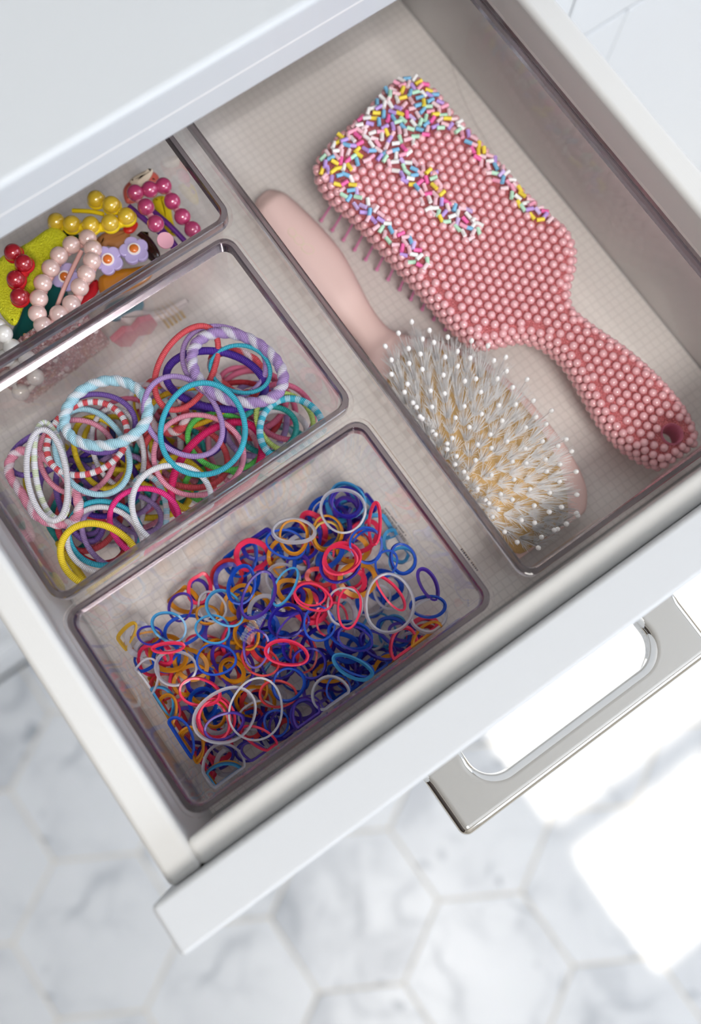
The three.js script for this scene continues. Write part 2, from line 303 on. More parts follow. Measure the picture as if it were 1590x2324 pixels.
// closed tube; section(angle, s, i) gives [distance from the core, colour or null]
function closedTube(points, sides, section, flat) {
  const n = points.length, pos = [], col = [], uv = [], idx = []; let len = 0; const up = V(0, 1, 0), useColor = !!section(0, 0, 0)[1];
  for (let i = 0; i <= n; i++) {
    const p = points[i % n], t = points[(i + 1) % n].clone().sub(points[(i - 1 + n) % n]).normalize();
    let b = up.clone().addScaledVector(t, -up.dot(t)); if (b.lengthSq() < 0.02) b.set(0.3, 0, 1).addScaledVector(t, -(0.3 * t.x + t.z)); b.normalize();
    const s = b.clone().cross(t).normalize();
    if (flat && flat.turn) { const a = flat.turn, b2 = b.clone().multiplyScalar(Math.cos(a)).addScaledVector(s, Math.sin(a)); s.multiplyScalar(Math.cos(a)).addScaledVector(b, -Math.sin(a)); b = b2; }
    for (let k = 0; k <= sides; k++) {
      let x, y, c = null;
      if (flat) { const q = [[1, 1], [-1, 1], [-1, -1], [1, -1]][k % 4]; x = q[0] * flat.w; y = q[1] * flat.h; }
      else { const a = k / sides * Math.PI * 2, r = section(a, i / n, i); x = r[0] * Math.cos(a); y = r[0] * Math.sin(a); c = r[1]; }
      pos.push(p.x + s.x * x + b.x * y, p.y + s.y * x + b.y * y, p.z + s.z * x + b.z * y); uv.push(len, k / sides * 0.012);
      if (useColor) col.push(c.r, c.g, c.b);
    }
    len += points[(i + 1) % n].distanceTo(p);
  }
  for (let i = 0; i < n; i++) for (let k = 0; k < sides; k++) { const a = i * (sides + 1) + k, b = a + 1, c = a + sides + 1, d = c + 1; idx.push(a, b, c, b, d, c); }
  let g = new THREE.BufferGeometry();
  g.setAttribute('position', new THREE.Float32BufferAttribute(pos, 3)); g.setAttribute('uv', new THREE.Float32BufferAttribute(uv, 2));
  if (useColor) g.setAttribute('color', new THREE.Float32BufferAttribute(col, 3));
  g.setIndex(idx); g.computeVertexNormals();
  if (flat) g = toCreasedNormals(g, 0.9); else {                                   // join the normals along the seams
    const nn = g.attributes.normal;
    for (let i = 0; i <= n; i++) { const a = i * (sides + 1), b = a + sides, x = nn.getX(a) + nn.getX(b), y = nn.getY(a) + nn.getY(b), z = nn.getZ(a) + nn.getZ(b), l = Math.hypot(x, y, z) || 1; nn.setXYZ(a, x / l, y / l, z / l); nn.setXYZ(b, x / l, y / l, z / l); }
  }
  return g;
}
function openTube(points, r, sides = 6, n = 24) { return new THREE.TubeGeometry(new THREE.CatmullRomCurve3(points), n, r, sides, false); }
// a loop that shows as an ellipse in the photograph and lies at height h, its ends lifted by "lift"; kept inside the bin
function loopPoints(o, lim, r, n) {
  const pts = [], ro = o.rot * Math.PI / 180, cs = Math.cos(ro), sn = Math.sin(ro), ph = o.ph ?? rr(0, 6.28), ph2 = rr(0, 6.28), ph3 = rr(0, 6.28), wob = o.wob ?? 0.03, lift = o.lift ?? rr(0.001, 0.004), wave = o.wave ?? rr(0.0, 0.0012);
  for (let i = 0; i < n; i++) {
    const a = i / n * Math.PI * 2, k = 1 + wob * Math.sin(2 * a + ph2) + wob * 0.6 * Math.sin(3 * a + ph3);
    const x = o.a * Math.cos(a) * k, y = o.b * Math.sin(a) * k, h = o.h + lift * Math.cos(a - ph) + wave * Math.sin(2 * a + ph3);
    const p = at(o.c[0] + x * cs - y * sn, o.c[1] + x * sn + y * cs, Math.max(h, FLOOR_H + r + 0.0003));
    const f = clamp((Y0 - p.y) / BIN_H, 0, 1), ix = lim.hx - lim.tx * f - r - 0.0006, iz = lim.hz - lim.tz * f - r - 0.0006;
    p.x = clamp(p.x, lim.x - ix, lim.x + ix); p.z = clamp(p.z, lim.z - iz, lim.z + iz); pts.push(p);
  }
  return pts;
}
const LIM1 = { x: 0.0832, z: -0.2535, hx: 0.0710, hz: 0.0453, tx: 0.002, tz: 0.0015 }, LIM2 = { ...LIM1, x: 0.0772, z: -0.1515 }, LIM3 = { ...LIM1, x: 0.0762, z: -0.0500 };
const LIM4 = { x: 0.2412, z: -0.1505, hx: 0.0725, hz: 0.1465, tx: 0.0085, tz: 0.002 };
function centred(geometry) { geometry.computeBoundingBox(); const c = geometry.boundingBox.getCenter(V(0, 0, 0)); c.y = geometry.boundingBox.min.y; geometry.translate(-c.x, -c.y, -c.z); return c; }

// ---------------------------------------------------------------- hair ties in the middle bin
const threadBump = texture(64, 64, (u, v) => { const t = ((u * 4 + v * 0.5) % 1 + 1) % 1, n = 255 * Math.sqrt(Math.max(0, Math.sin(Math.PI * t))); return [n, n, n]; }, false);
threadBump.repeat.set(1 / 0.0032, 1 / 0.012);
const tieColors = { cyan: 0x3fb6cf, lightblue: 0xa9d6e6, teal: 0x2aa39f, lilac: 0xac8ec8, violet: 0x7d5db0, purple: 0x4a2596, coral: 0xd9525a, red: 0xc8323f, pink: 0xe996ae, rose: 0xdc6f92, hotpink: 0xf2338b, crimson: 0xd3145f, white: 0xe6e6ec, cream: 0xd9d6dc, yellow: 0xe9cb28, gold: 0xd3a51c, lime: 0xb9cf72, green: 0x5fce5c, palegreen: 0xd3ddc0, navy: 0x23306f, black: 0x17171b, maroon: 0x7a1c35 };
const tieMats = {}; for (const [k, c] of Object.entries(tieColors)) tieMats[k] = std(c, 0.62, { bumpMap: threadBump, bumpScale: 0.00035 });
const tieMixed = std(0xffffff, 0.72, { vertexColors: true, bumpMap: threadBump, bumpScale: 0.00035 });
const seamMats = {}; for (const [k, c] of Object.entries(tieColors)) seamMats[k] = std(new THREE.Color(c).multiplyScalar(0.72), 0.4);
const C = (k) => new THREE.Color(tieColors[k]);
function hairTie(o) {
  const p0 = at(o.c[0], o.c[1], o.h), r = o.r * metresPerPixel(p0), style = o.style ?? 'plain', n = style === 'plain' ? 72 : style === 'twist' ? 260 : 200;
  const pts = closedCurve(loopPoints(o, LIM2, r, 36), n), ca = C(o.k), cb = C(o.k2 ?? 'white');
  let len = 0; for (let i = 0; i < n; i++) len += pts[i].distanceTo(pts[(i + 1) % n]);
  const turns = Math.round(len / (style === 'twist' ? 0.0105 : 0.0046)); let section;
  if (style === 'twist') section = (a, s) => { const w = a - turns * s * Math.PI * 2, k = smooth(0.25, 0.55, Math.cos(w)); return [r * (0.80 + 0.22 * Math.abs(Math.cos(w))), ca.clone().lerp(cb, k * 0.75)]; };
  else if (style === 'stripe') section = (a, s) => [r, ((s * turns) % 1) < 0.5 ? ca : cb];
  else section = () => [r, null];
  const g = closedTube(pts, style === 'plain' ? 9 : 16, section), c = centred(g);
  const seam = style === 'plain' ? openTube([pts[0], pts[1], pts[2], pts[3]].map((p) => p.clone().sub(c)), r * 1.06, 9, 4) : null;
  const desc = { plain: `${o.say ?? o.k} elastic hair tie`, twist: `thick twisted ${o.say ?? o.k} and white hair tie`, stripe: `${o.say ?? o.k} and white striped hair tie` }[style];
  const m = single('hair_tie', g, style === 'plain' ? tieMats[o.k] : tieMixed, `${desc} ${o.where ?? 'in the pile of the middle bin'}`, 'hair tie', 'hair ties in the middle bin');
  m.position.copy(c); if (seam) mesh('seam', seam, seamMats[o.k], m);
  return m;
}
const T = -0.030;
const ties = [   // [u, v, a, b, rot, height, radius px, colour, style, where, second colour, said]
  [241, 939, 99, 70, -18, -0.026, 13, 'lightblue', 'twist', 'lying on top by the back wall'],
  [537, 836, 110, 72, 20, -0.026, 13.5, 'lilac', 'twist', 'on top of the deep purple tie'],
  [460, 975, 98, 102, 0, -0.022, 6.6, 'cyan', 'plain', 'lying whole on top of the pile', , 'wide bright cyan'],
  [415, 946, 100, 78, 42, -0.027, 6.4, 'lilac', 'plain', 'under the wide cyan tie', , 'lilac'],
  [423, 835, 100, 62, -62, -0.030, 7, 'coral', 'plain', 'standing up against the back wall', , 'coral red'],
  [507, 822, 98, 78, 30, -0.031, 6.2, 'lilac', 'plain', 'leaning on the back wall behind the twisted tie', , 'pale lilac'],
  [490, 863, 110, 66, 10, -0.034, 9, 'purple', 'plain', 'under the thick lilac twist', , 'deep purple'],
  [546, 838, 70, 52, 15, -0.030, 5, 'cyan', 'plain', 'inside the thick lilac twist', , 'thin satin teal blue'],
  [449, 1033, 99, 94, 0, -0.032, 6.2, 'pink', 'plain', 'below the wide cyan tie', , 'soft pink'],
  [490, 1070, 128, 82, -52, -0.037, 9, 'crimson', 'plain', 'arching through the pile', , 'thick crimson'],
  [389, 1144, 88, 92, 0, -0.026, 7, 'white', 'plain', 'lying on top by the front wall', , 'smooth white'],
  [329, 1184, 80, 76, 0, -0.034, 6.6, 'hotpink', 'plain', 'under the smooth white tie', , 'hot pink'],
  [225, 1263, 90, 72, 18, -0.028, 8, 'yellow', 'plain', 'on top in the front corner', , 'bright yellow'],
  [238, 1228, 90, 72, 22, -0.036, 6.6, 'white', 'plain', 'between the yellow and the turquoise tie', , 'white'],
  [236, 1210, 82, 73, 22, -0.042, 6.6, 'cyan', 'plain', 'under the white and yellow ties', , 'turquoise'],
  [107, 1079, 101, 46, 82, -0.024, 7, 'cream', 'plain', 'standing by the left wall', , 'lavender white'],
  [116, 1070, 112, 35, 82, -0.032, 7, 'palegreen', 'stripe', 'beside the lavender white tie', , 'pale green'],
  [98, 1108, 98, 58, 46, -0.040, 11.5, 'pink', 'twist', 'against the left wall'],
  [197, 996, 95, 78, -25, -0.033, 7.4, 'coral', 'stripe', 'under the pale blue twist', , 'coral'],
  [225, 960, 80, 68, 10, -0.036, 6.4, 'violet', 'plain', 'inside the pale blue twist', , 'dark lilac'],
  [208, 1027, 100, 80, 62, -0.034, 7, 'lightblue', 'plain', 'below the pale blue twist', , 'pale blue'],
  [174, 1036, 88, 82, 0, -0.042, 6.4, 'pink', 'plain', 'under the pale blue tie', , 'dusty pink'],
  [229, 1027, 86, 56, 70, -0.046, 6.6, 'yellow', 'plain', 'deep beneath the pale blue tie', , 'lemon yellow'],
  [268, 1017, 90, 58, 75, -0.044, 6.2, 'cream', 'plain', 'beside the pale blue tie', , 'greyish white'],
  [95, 1025, 82, 42, -30, -0.052, 6.4, 'violet', 'plain', 'low in the back left corner', , 'violet'],
  [660, 975, 74, 68, 0, -0.034, 8, 'cyan', 'stripe', 'by the right front corner', 'lightblue', 'cyan'],
  [646, 957, 70, 60, 40, -0.040, 6.4, 'lime', 'plain', 'under the cyan striped tie', , 'lime'],
  [607, 975, 66, 52, 0, -0.044, 6.6, 'teal', 'plain', 'near the right front corner', , 'teal'],
  [510, 1003, 86, 62, 20, -0.042, 6.6, 'green', 'plain', 'beneath the soft pink tie', , 'bright green'],
  [643, 935, 72, 60, 40, -0.048, 6.6, 'rose', 'plain', 'near the right wall', , 'rose pink'],
  [422, 1035, 97, 70, 20, -0.046, 7.2, 'coral', 'plain', 'in the middle of the pile', , 'coral'],
  [405, 1065, 108, 60, 58, -0.050, 7.2, 'coral', 'plain', 'low in the middle of the pile', , 'dark coral'],
  [483, 1100, 62, 40, 0, -0.050, 6.6, 'green', 'plain', 'low by the front wall', , 'grass green'],
  [425, 925, 96, 42, -10, -0.044, 6.6, 'gold', 'plain', 'under the deep purple tie', , 'mustard yellow'],
  [420, 1100, 72, 46, 50, -0.044, 6.8, 'yellow', 'plain', 'inside the smooth white tie', , 'yellow'],
  [540, 845, 66, 42, 30, -0.042, 11, 'coral', 'twist', 'inside the lilac twist'],
  [372, 925, 62, 42, 62, -0.044, 11, 'coral', 'twist', 'beside the deep purple tie'],
  [338, 1155, 76, 40, 80, -0.044, 7, 'lightblue', 'stripe', 'inside the smooth white tie', 'cream', 'ice blue'],
  [250, 1217, 76, 55, 50, -0.050, 6.4, 'lilac', 'plain', 'inside the bright yellow tie', , 'mauve'],
  [218, 1225, 66, 50, 30, -0.056, 6.8, 'red', 'plain', 'low inside the bright yellow tie', , 'red'],
  [640, 972, 56, 40, 10, -0.054, 7, 'white', 'plain', 'low in the right front corner', , 'white'],
  [618, 998, 52, 36, 0, -0.060, 6, 'lightblue', 'plain', 'on the bottom in the right front corner', , 'baby blue'],
  [305, 1165, 62, 42, 20, -0.056, 6.4, 'lilac', 'plain', 'under the hot pink tie', , 'pale purple'],
  [560, 930, 80, 60, 30, -0.056, 6.6, 'red', 'plain', 'deep under the lilac twist', , 'dark red'],
  [185, 985, 70, 60, 0, -0.056, 6.6, 'navy', 'plain', 'deep under the pale blue twist', , 'navy'],
  [330, 1240, 60, 40, 20, -0.064, 6.4, 'navy', 'plain', 'on the bottom by the front wall', , 'dark navy'],
  [112, 1330, 46, 70, -35, -0.060, 7, 'yellow', 'plain', 'pressed into the front left corner', , 'pale yellow'],
];
for (const [u, v, a, b, rot, h, r, k, style, where, k2, say] of ties) hairTie({ c: [u, v], a, b, rot, h, r, k, style, where, k2, say });
{ // the rest of the pile, mostly covered
  const kinds = ['coral', 'lilac', 'white', 'cyan', 'pink', 'yellow', 'lightblue', 'red', 'violet', 'rose', 'teal', 'cream', 'black', 'coral', 'lilac', 'maroon', 'purple'];
  for (let i = 0; i < 36; i++) {
    const t = rnd(), u = lerp(130, 620, t) + rr(-30, 30), v = lerp(1120, 950, t) + rr(-80, 80), k = pick(kinds);
    hairTie({ c: [u, v], a: rr(75, 98), b: rr(48, 82), rot: rr(0, 180), h: rr(-0.070, -0.054), r: rr(6, 7.4), k, where: v < 1000 ? 'buried low beside the back wall of the middle bin' : v < 1090 ? 'buried low in the middle of the tie pile' : 'buried low beside the front wall of the middle bin', say: { cyan: 'turquoise', lightblue: 'pale blue', cream: 'off-white' }[k] ?? k });
  }
}

// ---------------------------------------------------------------- tiny rubber bands in the front bin
const bandColors = { blue: 0x0f56d2, sky: 0x46a8e0, indigo: 0x3024b0, purple: 0x5634b4, pink: 0xff3a68, red: 0xec4048, amber: 0xe69a18, yellow: 0xdcb030, clear: 0xe4e4ec };
const bandSay = { blue: 'blue', sky: 'pale blue', indigo: 'indigo', purple: 'purple', pink: 'hot pink', red: 'coral red', amber: 'amber', yellow: 'golden', clear: 'clear' };
const bandMats = {}; for (const [k, c] of Object.entries(bandColors)) bandMats[k] = phys(c, 0.34, { transmission: k === 'clear' ? 0.55 : 0.28, thickness: 0, ior: 1.45 });
function bandLabel(o) {
  const [u, v] = o.c, q = o.b / o.a, form = o.a > 55 ? 'wide round' : q > 0.88 && q < 1.14 ? 'round' : q > 0.62 && q < 1.6 ? 'oval' : 'narrow';
  const p = at(u, v, o.h), dz = p.z + 0.05, dx = p.x - 0.0762;
  const spot = Math.hypot(u - 880, v - 1195) < 85 ? 'beside the barcode label' : Math.hypot(u - 575, v - 1422) < 75 ? 'next to the crinkled clear scrap' : Math.hypot(u - 545, v - 1618) < 80 ? 'round the two wide clear loops' : dz > 0.022 ? 'along the drawer-front wall of the bin' : dx < -0.035 ? 'at the left end of the bin' : dz < -0.022 ? 'along the wall shared with the hair ties' : dx > 0.035 ? 'at the long-bin end of the heap' : 'in the middle of the heap';
  return `${form} ${bandSay[o.k]} rubber band ${o.low ? 'deep' : 'on top'} ${spot}`;
}
function band(o) {
  const p0 = at(o.c[0], o.c[1], o.h), w = (o.w ?? 2.3) * metresPerPixel(p0), hh = (o.t ?? 4.6) * metresPerPixel(p0);
  const pts = closedCurve(loopPoints({ wob: 0.05, ...o }, LIM3, Math.max(w, hh), 20), 40);
  const g = closedTube(pts, 4, () => [0, null], { w, h: hh, turn: o.turn ?? rr(-0.5, 0.5) }), c = centred(g);
  const m = single('rubber_band', g, bandMats[o.k], bandLabel(o), 'rubber band', 'tiny rubber bands in the front bin');
  m.position.copy(c);
}
const bands = [  // [u, v, a, b, rot, height, colour]
  [282, 1450, 40, 15, -58, -0.062, 'yellow'], [382, 1470, 37, 10, -6, -0.050, 'pink'], [398, 1516, 45, 39, 20, -0.052, 'clear'], [452, 1571, 44, 32, 10, -0.048, 'pink'], [384, 1423, 40, 31, 40, -0.055, 'sky'],
  [340, 1442, 28, 20, 10, -0.060, 'indigo'], [470, 1395, 26, 20, 10, -0.060, 'amber'],
  [650, 1482, 46, 28, 12, -0.046, 'pink'], [490, 1497, 44, 35, 8, -0.050, 'blue'], [483, 1428, 40, 30, 5, -0.050, 'sky'], [510, 1381, 48, 33, 40, -0.048, 'sky'], [548, 1328, 43, 29, -70, -0.046, 'blue'],
  [586, 1351, 57, 33, -60, -0.044, 'purple'], [646, 1331, 50, 20, -62, -0.045, 'sky'], [710, 1356, 42, 30, 20, -0.046, 'pink'], [703, 1348, 36, 25, 10, -0.049, 'pink'], [666, 1205, 46, 28, 5, -0.048, 'clear'],
  [649, 1235, 43, 32, 15, -0.052, 'blue'], [666, 1218, 30, 40, 0, -0.050, 'amber'], [742, 1210, 35, 38, 0, -0.052, 'amber'], [740, 1214, 30, 30, 0, -0.054, 'yellow'], [775, 1268, 42, 34, -10, -0.046, 'pink'], [772, 1270, 37, 30, 20, -0.048, 'pink'],
  [770, 1281, 44, 39, 0, -0.050, 'indigo'], [792, 1379, 27, 45, 6, -0.046, 'pink'], [782, 1376, 42, 41, 0, -0.049, 'clear'], [581, 1472, 27, 43, 10, -0.047, 'purple'], [650, 1410, 38, 37, 0, -0.053, 'indigo'],
  [724, 1416, 35, 39, 20, -0.050, 'blue'], [702, 1505, 39, 33, 10, -0.051, 'indigo'], [511, 1624, 71, 60, -30, -0.044, 'clear'], [581, 1611, 62, 68, 10, -0.042, 'clear'], [488, 1631, 36, 45, -20, -0.048, 'pink'],
  [486, 1636, 33, 42, -25, -0.050, 'pink'], [490, 1628, 40, 48, -20, -0.052, 'pink'], [508, 1648, 44, 29, -20, -0.045, 'purple'], [410, 1676, 48, 27, 70, -0.052, 'blue'], [430, 1694, 32, 42, 10, -0.056, 'amber'], [436, 1690, 26, 36, 0, -0.058, 'amber'],
  [506, 1764, 47, 28, -22, -0.060, 'sky'], [502, 1760, 45, 27, -26, -0.064, 'amber'], [506, 1739, 48, 49, 0, -0.056, 'clear'], [579, 1709, 34, 19, 25, -0.054, 'purple'], [591, 1676, 45, 20, 28, -0.050, 'pink'], [627, 1641, 28, 28, 0, -0.054, 'blue'],
  [695, 1623, 31, 40, 0, -0.050, 'purple'], [690, 1625, 28, 38, 5, -0.053, 'indigo'], [701, 1618, 33, 40, -10, -0.056, 'purple'], [654, 1553, 36, 37, 0, -0.049, 'blue'], [778, 1159, 48, 51, 0, -0.046, 'clear'],
  [785, 1139, 36, 33, 0, -0.052, 'indigo'], [783, 1142, 32, 29, 0, -0.055, 'purple'], [788, 1136, 40, 36, 30, -0.054, 'sky'], [850, 1189, 13, 45, 3, -0.048, 'pink'], [831, 1238, 37, 39, 0, -0.048, 'blue'], [833, 1240, 33, 36, 0, -0.051, 'blue'], [876, 1279, 25, 29, 20, -0.050, 'blue'],
  [914, 1268, 26, 36, -15, -0.050, 'blue'], [912, 1272, 28, 30, -10, -0.054, 'sky'], [971, 1325, 38, 17, 60, -0.050, 'purple'], [883, 1370, 57, 64, 10, -0.042, 'clear'], [887, 1347, 45, 17, 50, -0.046, 'pink'], [971, 1377, 38, 24, 5, -0.050, 'blue'], [973, 1397, 39, 39, 0, -0.048, 'clear'],
  [917, 1465, 29, 44, 15, -0.048, 'pink'], [914, 1462, 26, 40, 20, -0.051, 'pink'], [972, 1448, 42, 28, -40, -0.047, 'amber'], [805, 1450, 40, 26, 15, -0.047, 'indigo'], [795, 1441, 48, 30, 20, -0.051, 'blue'], [800, 1515, 50, 20, 25, -0.047, 'sky'], [805, 1512, 44, 18, 22, -0.050, 'blue'],
  [750, 1575, 40, 41, 0, -0.047, 'clear'], [767, 1563, 26, 30, 0, -0.051, 'blue'], [630, 1575, 40, 30, 10, -0.052, 'red'], [560, 1440, 26, 34, 0, -0.054, 'amber'], [590, 1500, 44, 30, 20, -0.053, 'red'], [856, 1465, 44, 26, 30, -0.052, 'indigo'], [330, 1540, 30, 44, 20, -0.058, 'clear'], [360, 1600, 36, 40, 0, -0.060, 'sky'], [375, 1620, 22, 46, 10, -0.058, 'amber'],
];
bands.forEach(([u, v, a, b, rot, h, k]) => band({ c: [u, v], a, b, rot, h, k, lift: rr(0.0005, 0.003) }));
{
  const outline = [[300, 1475], [335, 1410], [455, 1320], [560, 1250], [640, 1195], [760, 1120], [830, 1140], [900, 1230], [960, 1310], [1010, 1400], [980, 1465], [800, 1580], [640, 1675], [520, 1750], [450, 1745], [390, 1650], [330, 1560]].map((p) => new THREE.Vector2(...p));
  const inside = (x, y) => { let c = false; for (let i = 0, j = outline.length - 1; i < outline.length; j = i++) { const a = outline[i], b = outline[j]; if ((a.y > y) !== (b.y > y) && x < (b.x - a.x) * (y - a.y) / (b.y - a.y) + a.x) c = !c; } return c; };
  const kinds = ['blue', 'blue', 'indigo', 'purple', 'pink', 'pink', 'amber', 'clear', 'sky', 'red', 'blue', 'purple', 'clear', 'amber', 'indigo'];
  let n = 0;
  while (n < 190) {
    const u = rr(290, 1010), v = rr(1120, 1750); if (!inside(u, v)) continue;
    const mid = 1 - Math.min(1, Math.hypot((u - 680) / 420, (v - 1440) / 360)), top = lerp(-0.068, -0.053, mid);
    band({ c: [u, v], a: rr(28, 44), b: rr(18, 38), rot: rr(0, 180), h: rr(-0.0735, top), k: pick(kinds), t: rr(3.4, 6), lift: rr(0.0005, 0.005), turn: rr(-1.5, 1.5), low: true }); n++;
  }
  // scrap of crinkled clear wrap
  const g = new THREE.PlaneGeometry(0.016, 0.0055, 40, 8).rotateX(-Math.PI / 2), p = g.attributes.position;
  for (let i = 0; i < p.count; i++) p.setY(i, 0.0012 * Math.sin(p.getX(i) * 5200 + 3 * nF(p.getX(i) * 30, p.getZ(i) * 30)) + 0.0014 * nE(p.getX(i) * 40 + 0.3, p.getZ(i) * 40));
  g.computeVertexNormals(); g.rotateY(0.45);
  const m = single('plastic_scrap', g, phys(0xf4f4f8, 0.08, { transmission: 0.8, thickness: 0, ior: 1.6 }), 'crinkled scrap of clear wrap on the rubber bands', 'plastic scrap'); m.position.copy(at(575, 1422, -0.046));
}

{ // print on the bins: dark marks on the clear plastic
  const ink = std(0x2a2430, 0.6, { side: THREE.DoubleSide });
  const marks = (a, b, c, list) => { const pos = [], idx = []; for (const [s0, s1, t0, t1] of list) { const k = pos.length / 3; for (const [s, t] of [[s0, t0], [s1, t0], [s1, t1], [s0, t1]]) { const p = a.clone().addScaledVector(b, s).addScaledVector(c, t); pos.push(p.x, p.y, p.z); } idx.push(k, k + 1, k + 2, k, k + 2, k + 3); } const g = new THREE.BufferGeometry(); g.setAttribute('position', new THREE.Float32BufferAttribute(pos, 3)); g.setIndex(idx); g.computeVertexNormals(); return g; };
  const bars = []; for (let s = 0; s < 1;) { const w = pick([0.005, 0.008, 0.011, 0.016]); bars.push([s, s + w, 0, 0.55]); s += w + pick([0.007, 0.010, 0.016]); }
  for (let s = 0.02, i = 0; s < 0.78; i++) { const w = rr(0.018, 0.045); if (i % 6 !== 5) bars.push([s, s + w, 0.78, 0.92]); s += w + 0.012; }
  const a = at(862, 1160, FLOOR_H + 0.0006), b = at(922, 1240, FLOOR_H + 0.0006).sub(a), c = at(874, 1150, FLOOR_H + 0.0006).sub(a);
  const m = mesh('barcode_print', marks(a.sub(bin3.position), b, c, bars), ink, bin3); m.userData.label = 'small dark barcode printed on the bin base';
  const onWall = (u, v) => { let lo = -0.074, hi = -0.006; for (let k = 0; k < 40; k++) { const h = (lo + hi) / 2, wx = 0.1687 + 0.0085 * clamp(-h / BIN_H, 0, 1); if (at(u, v, h).x > wx) hi = h; else lo = h; } const p = at(u, v, (lo + hi) / 2); p.x -= 0.0004; return p.sub(bigBox.position); };
  const p = onWall(1046, 1246), q = onWall(1083, 1294).sub(p), r = onWall(1051, 1241).sub(p), words = []; for (let s = 0, i = 0; s < 1; i++) { const w = rr(0.04, 0.08); if (i !== 6) words.push([s, s + w, 0, 0.45]); s += w + 0.025; }
  mesh('small_print', marks(p, q, r, words), ink, bigBox);
}

// ---------------------------------------------------------------- hairbrushes in the long bin
const insidePoly = (poly, x, z) => { let c = false; for (let i = 0, j = poly.length - 1; i < poly.length; j = i++) { const a = poly[i], b = poly[j]; if ((a.z > z) !== (b.z > z) && x < (b.x - a.x) * (z - a.z) / (b.z - a.z) + a.x) c = !c; } return c; };
function edgeDistance(poly, x, z) { let m = 1e9; for (let i = 0; i < poly.length; i++) { const a = poly[i], b = poly[(i + 1) % poly.length], dx = b.x - a.x, dz = b.z - a.z, t = clamp(((x - a.x) * dx + (z - a.z) * dz) / (dx * dx + dz * dz), 0, 1); m = Math.min(m, Math.hypot(x - a.x - t * dx, z - a.z - t * dz)); } return m; }
const glitterMap = texture(512, 512, (u, v) => { const a = nF(u, v), b = nE(u * 2, v * 2), c = nF(u * 3 + 0.4, v * 3), s = c > 0.80 ? 90 : 0; return [206 + 40 * a - 30 * b + s, 108 + 34 * a - 24 * b + s, 112 + 34 * a - 24 * b + s]; });
glitterMap.repeat.set(1 / 0.05, 1 / 0.05);
const glitterBump = texture(256, 256, (u, v) => { const n = 255 * nF(u, v); return [n, n, n]; }, false); glitterBump.repeat.set(1 / 0.025, 1 / 0.025);
const pinkGlitter = std(0xffffff, 0.28, { map: glitterMap, metalness: 0.25, bumpMap: glitterBump, bumpScale: 0.0005 });
const pinkPearl = phys(0xf0b2b8, 0.24, { ior: 1.8, clearcoat: 1, clearcoatRoughness: 0.08 });
const pinkPlastic = std(0xea8fc0, 0.35);
const gripPink = std(0xd9829a, 0.45);
